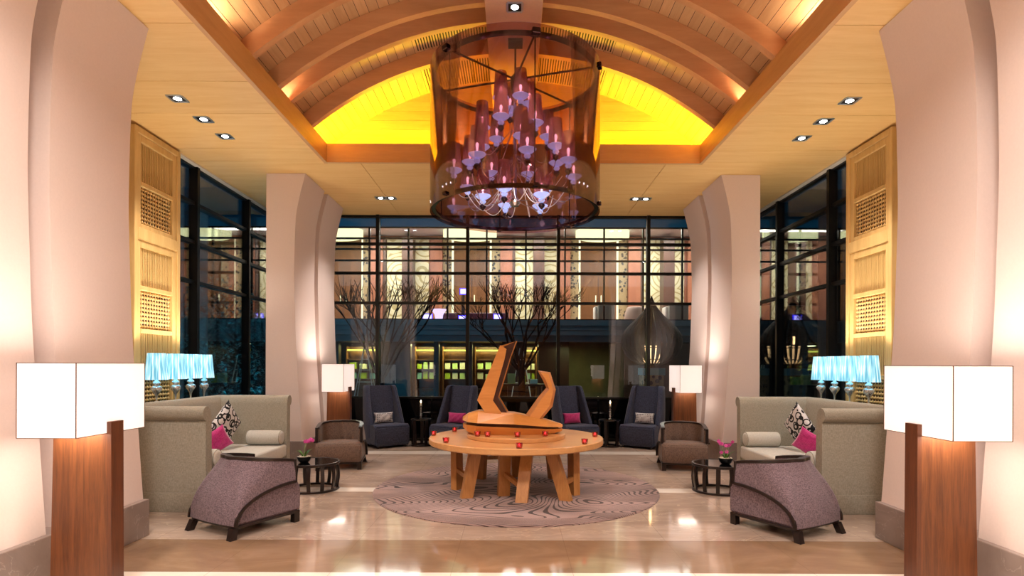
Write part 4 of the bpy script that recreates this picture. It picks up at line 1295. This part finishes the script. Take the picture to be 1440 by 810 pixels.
# lit foliage outside the side windows
M['teal_leaf'] = plain('shade_leaf', '#4f8f8c', .5, var=.3)
def shrub(loc, label, w, h, n, seed):
    rnd = random.Random(seed)
    root = empty('tall_bamboo', loc, 0, label, 'bamboo', 'bamboo clumps outside the side windows')
    s = MB()
    for k in range(n):
        a = rnd.uniform(0, 2 * PI); r = w * math.sqrt(rnd.random()); z = .2 + (h - .2) * rnd.random() ** .85
        p = Vector((r * math.cos(a), r * math.sin(a), z)); az = rnd.uniform(0, 2 * PI); l = rnd.uniform(.10, .2)
        d = Vector((math.cos(az), math.sin(az), rnd.uniform(-.9, .1))).normalized() * l; q = d.cross(Vector((0, 0, 1))).normalized() * .014
        s.poly([p, p + d * .5 + q, p + d, p + d * .5 - q], [(0, 1, 2, 3)])
    tag(s.build('foliage', M['teal_leaf'], root), kind='stuff')
    for k in range(7):
        a = 2 * PI * k / 7; r = w * .5
        MB().tube([(r * math.cos(a), r * math.sin(a), 0), (r * 1.1 * math.cos(a), r * 1.1 * math.sin(a), h * .9)], [.022, .012], 6).build('cane', M['bamboo_dark'], root, 60)
shrub((-6.5, 12.3, -.02), 'blue-lit bamboo clump seen through the left side window, nearest the screen', .95, 3.4, 2200, 1)
shrub((-6.0, 14.3, -.02), 'blue-lit bamboo clump outside, behind the far left column', .8, 2.9, 1600, 2)
shrub((-8.6, 14.9, -.02), 'blue-lit bamboo clump farthest out beyond the left side window', 1.1, 3.2, 2200, 3)
light('POINT', 'garden_light', (-5.6, 12.5, .3), 300, "#3fb4e0", shadow_soft_size=.08)
light('POINT', 'garden_light', (-8.6, 12.2, 3.6), 300, '#3fa4d0', shadow_soft_size=.08)

# white A-frame stands and a dark table in front of the shops
def a_frame(px, label, w=.42, h=1.55):
    Y = 21.3
    root = empty('display_stand', (X(px, Y), Y, -.02), 0, label, 'display stand', 'white A-frame stands before the shops')
    for sx in (-1, 1):
        for sy in (-1, 1): MB().tube([(sx * w, sy * .25, 0), (sx * .05, sy * .03, h + .65)], .018, 6).build('leg', M['white_up'], root)
    for z in (.9, 1.35, 1.75):
        q = w - (w - .05) * z / (h + .65)
        MB().box(-q, q, -.12, .12, z, z + .02).build('board', M['white_up'], root)
    return root
a_frame(514, 'white A-frame stand across the court, behind the leftmost tree')
a_frame(733, 'white A-frame stand across the court, right of the tall upright of the sculpture')
dt = empty('display_table', (X(738, 19.2), 19.2, -.02), 0, 'long dark table across the court, seen between the two arms of the sculpture', 'table')
MB().rbox(-.95, .95, -.35, .35, .86, .93, .01, 1).build('tabletop', M['wenge'], dt)
for x in (-.7, 0, .7): MB().rbox(x - .12, x + .12, -.28, .28, 0, .8599, .01, 1).build('leg', M['wenge'], dt)
for x, mt, h, l in ((-.45, boxm[0], .34, 'tall pale green box on the dark table across the court'), (-.1, boxm[1], .26, 'lime box on the dark table across the court'), (.3, boxm[2], .16, 'low cream box on the dark table across the court')):
    tag(MB().rbox(-.13, .13, -.1, .1, 0, h, .01, 1).build('gift_box', mt, loc=(X(738, 19.2) + x, 19.2, .9105)), l, 'box', 'boxes on the dark table')
light('SPOT', 'table_beam', (X(738, 20.2), 20.2, 2.35), 60, '#fff0c0', spot_size=1.6, spot_blend=.5, shadow_soft_size=.05)
# ================================================================== LIGHT OF THE LOBBY
WARM, COOL = '#ffd9ae', '#fff3ea'
for sx in (-1, 1):
    for y in DL:
        light('SPOT', 'downlight_or_fill', (sx * 3.84, y, CZ - .03), 95, COOL, spot_size=math.radians(95), spot_blend=.6, shadow_soft_size=.06)
    light('SPOT', 'downlight_or_fill', (sx * 2.32, 10.36, CZ - .03), 190, COOL, spot_size=math.radians(100), spot_blend=.6, shadow_soft_size=.08)
    # fill spots added out of view overhead to brighten the room, no fixtures
    for y in (2.4, .2, -2.5):
        light('SPOT', 'downlight_or_fill', (sx * 1.9, y, CZ - .05) if y < 1 else (sx * 2.2, y, 5.0), 420, COOL, spot_size=math.radians(140), spot_blend=.8, shadow_soft_size=.25, specular_factor=.15)
light('SPOT', 'ridge_beam', (.01, 6.41, 5.55), 260, COOL, spot_size=math.radians(80), spot_blend=.7, shadow_soft_size=.06)
# small uplights on the cove ledges, between the ribs
for sx in (-1, 1):
    for y, e in ((5.5, 26), (6.98, 20), (4.6, 26), (3.0, 30)):
        o = light('SPOT', 'cove_uplight', (sx * 2.93, y, CZ + .14), e, '#ffe2c0', spot_size=math.radians(120), spot_blend=.7, shadow_soft_size=.04)
        aim(o, (sx * 2.2, y + .05, 6.2))
# yellow cove light around the far bay
o = light('AREA', 'cove_strip', (0, 8.78, CZ + .13), 85, (.95, .74, .02), shape='RECTANGLE', size=5.2, size_y=.12); o.rotation_euler = (PI, 0, 0)
for sx in (-1, 1):
    o = light('AREA', 'cove_strip', (sx * 3.0, 8.45, CZ + .13), 34, (.95, .78, .03), shape='RECTANGLE', size=.12, size_y=.9)
    o.rotation_euler = (0, math.atan2(sx * .77, -.64), 0)
# bulbs inside the floor lamps: light that leaves the open top and bottom of the shades
for x, y in ((-2.86, 3.82), (2.86, 3.82), (-2.97, 9.8), (2.97, 9.8)):
    o = light('AREA', 'lamp_top', (x, y, 1.50), 11, '#fff2e6', shape='RECTANGLE', size=.3, size_y=.5); o.rotation_euler = (PI, 0, 0)
    o = light('AREA', 'lamp_bottom', (x, y, 1.10), 9 if y < 5 else 3.5, '#fff0e0', shape='RECTANGLE', size=.3, size_y=.5, specular_factor=.1)
# the blue lamps also throw light up from their open tops
for sx in (-1, 1):
    for y in LY:
        o = light('SPOT', 'lamp_top', (sx * 4.42, y, 1.60), 26, '#fff4e4', spot_size=math.radians(140), spot_blend=.6, shadow_soft_size=.06); o.rotation_euler = (PI, 0, 0)
# night outside: dim blue dusk
w = bpy.data.worlds.new('dusk'); sc.world = w; w.use_nodes = True
bg = w.node_tree.nodes['Background']; bg.inputs[0].default_value = (.035, .09, .15, 1); bg.inputs[1].default_value = .35

# ================================================================== CAMERA
cam = bpy.data.cameras.new('camera'); co = bpy.data.objects.new('camera', cam); COL.objects.link(co)
cam.sensor_width = 36; cam.lens = 36 * F / 1440
cam.shift_x = -(VX - 720) / 1440; cam.shift_y = (VY - 405) / 1440
co.location = (0, 0, H); co.rotation_mode = 'XYZ'
co.rotation_euler = (Matrix.Rotation(PI / 2, 3, 'X') @ Matrix.Rotation(math.radians(.19), 3, 'Z')).to_euler()
cam.clip_start = .05; cam.clip_end = 200
sc.camera = co
sc.view_settings.view_transform = 'Standard'; sc.view_settings.look = 'None'
sc.view_settings.gamma = 1; sc.view_settings.use_curve_mapping = False
sc.view_settings.exposure = EXPOSURE
cy = sc.cycles
cy.use_denoising = True; cy.max_bounces = 8; cy.diffuse_bounces = 4; cy.glossy_bounces = 4; cy.transmission_bounces = 4
cy.transparent_max_bounces = 24; cy.sample_clamp_indirect = 6; cy.caustics_reflective = False; cy.caustics_refractive = False
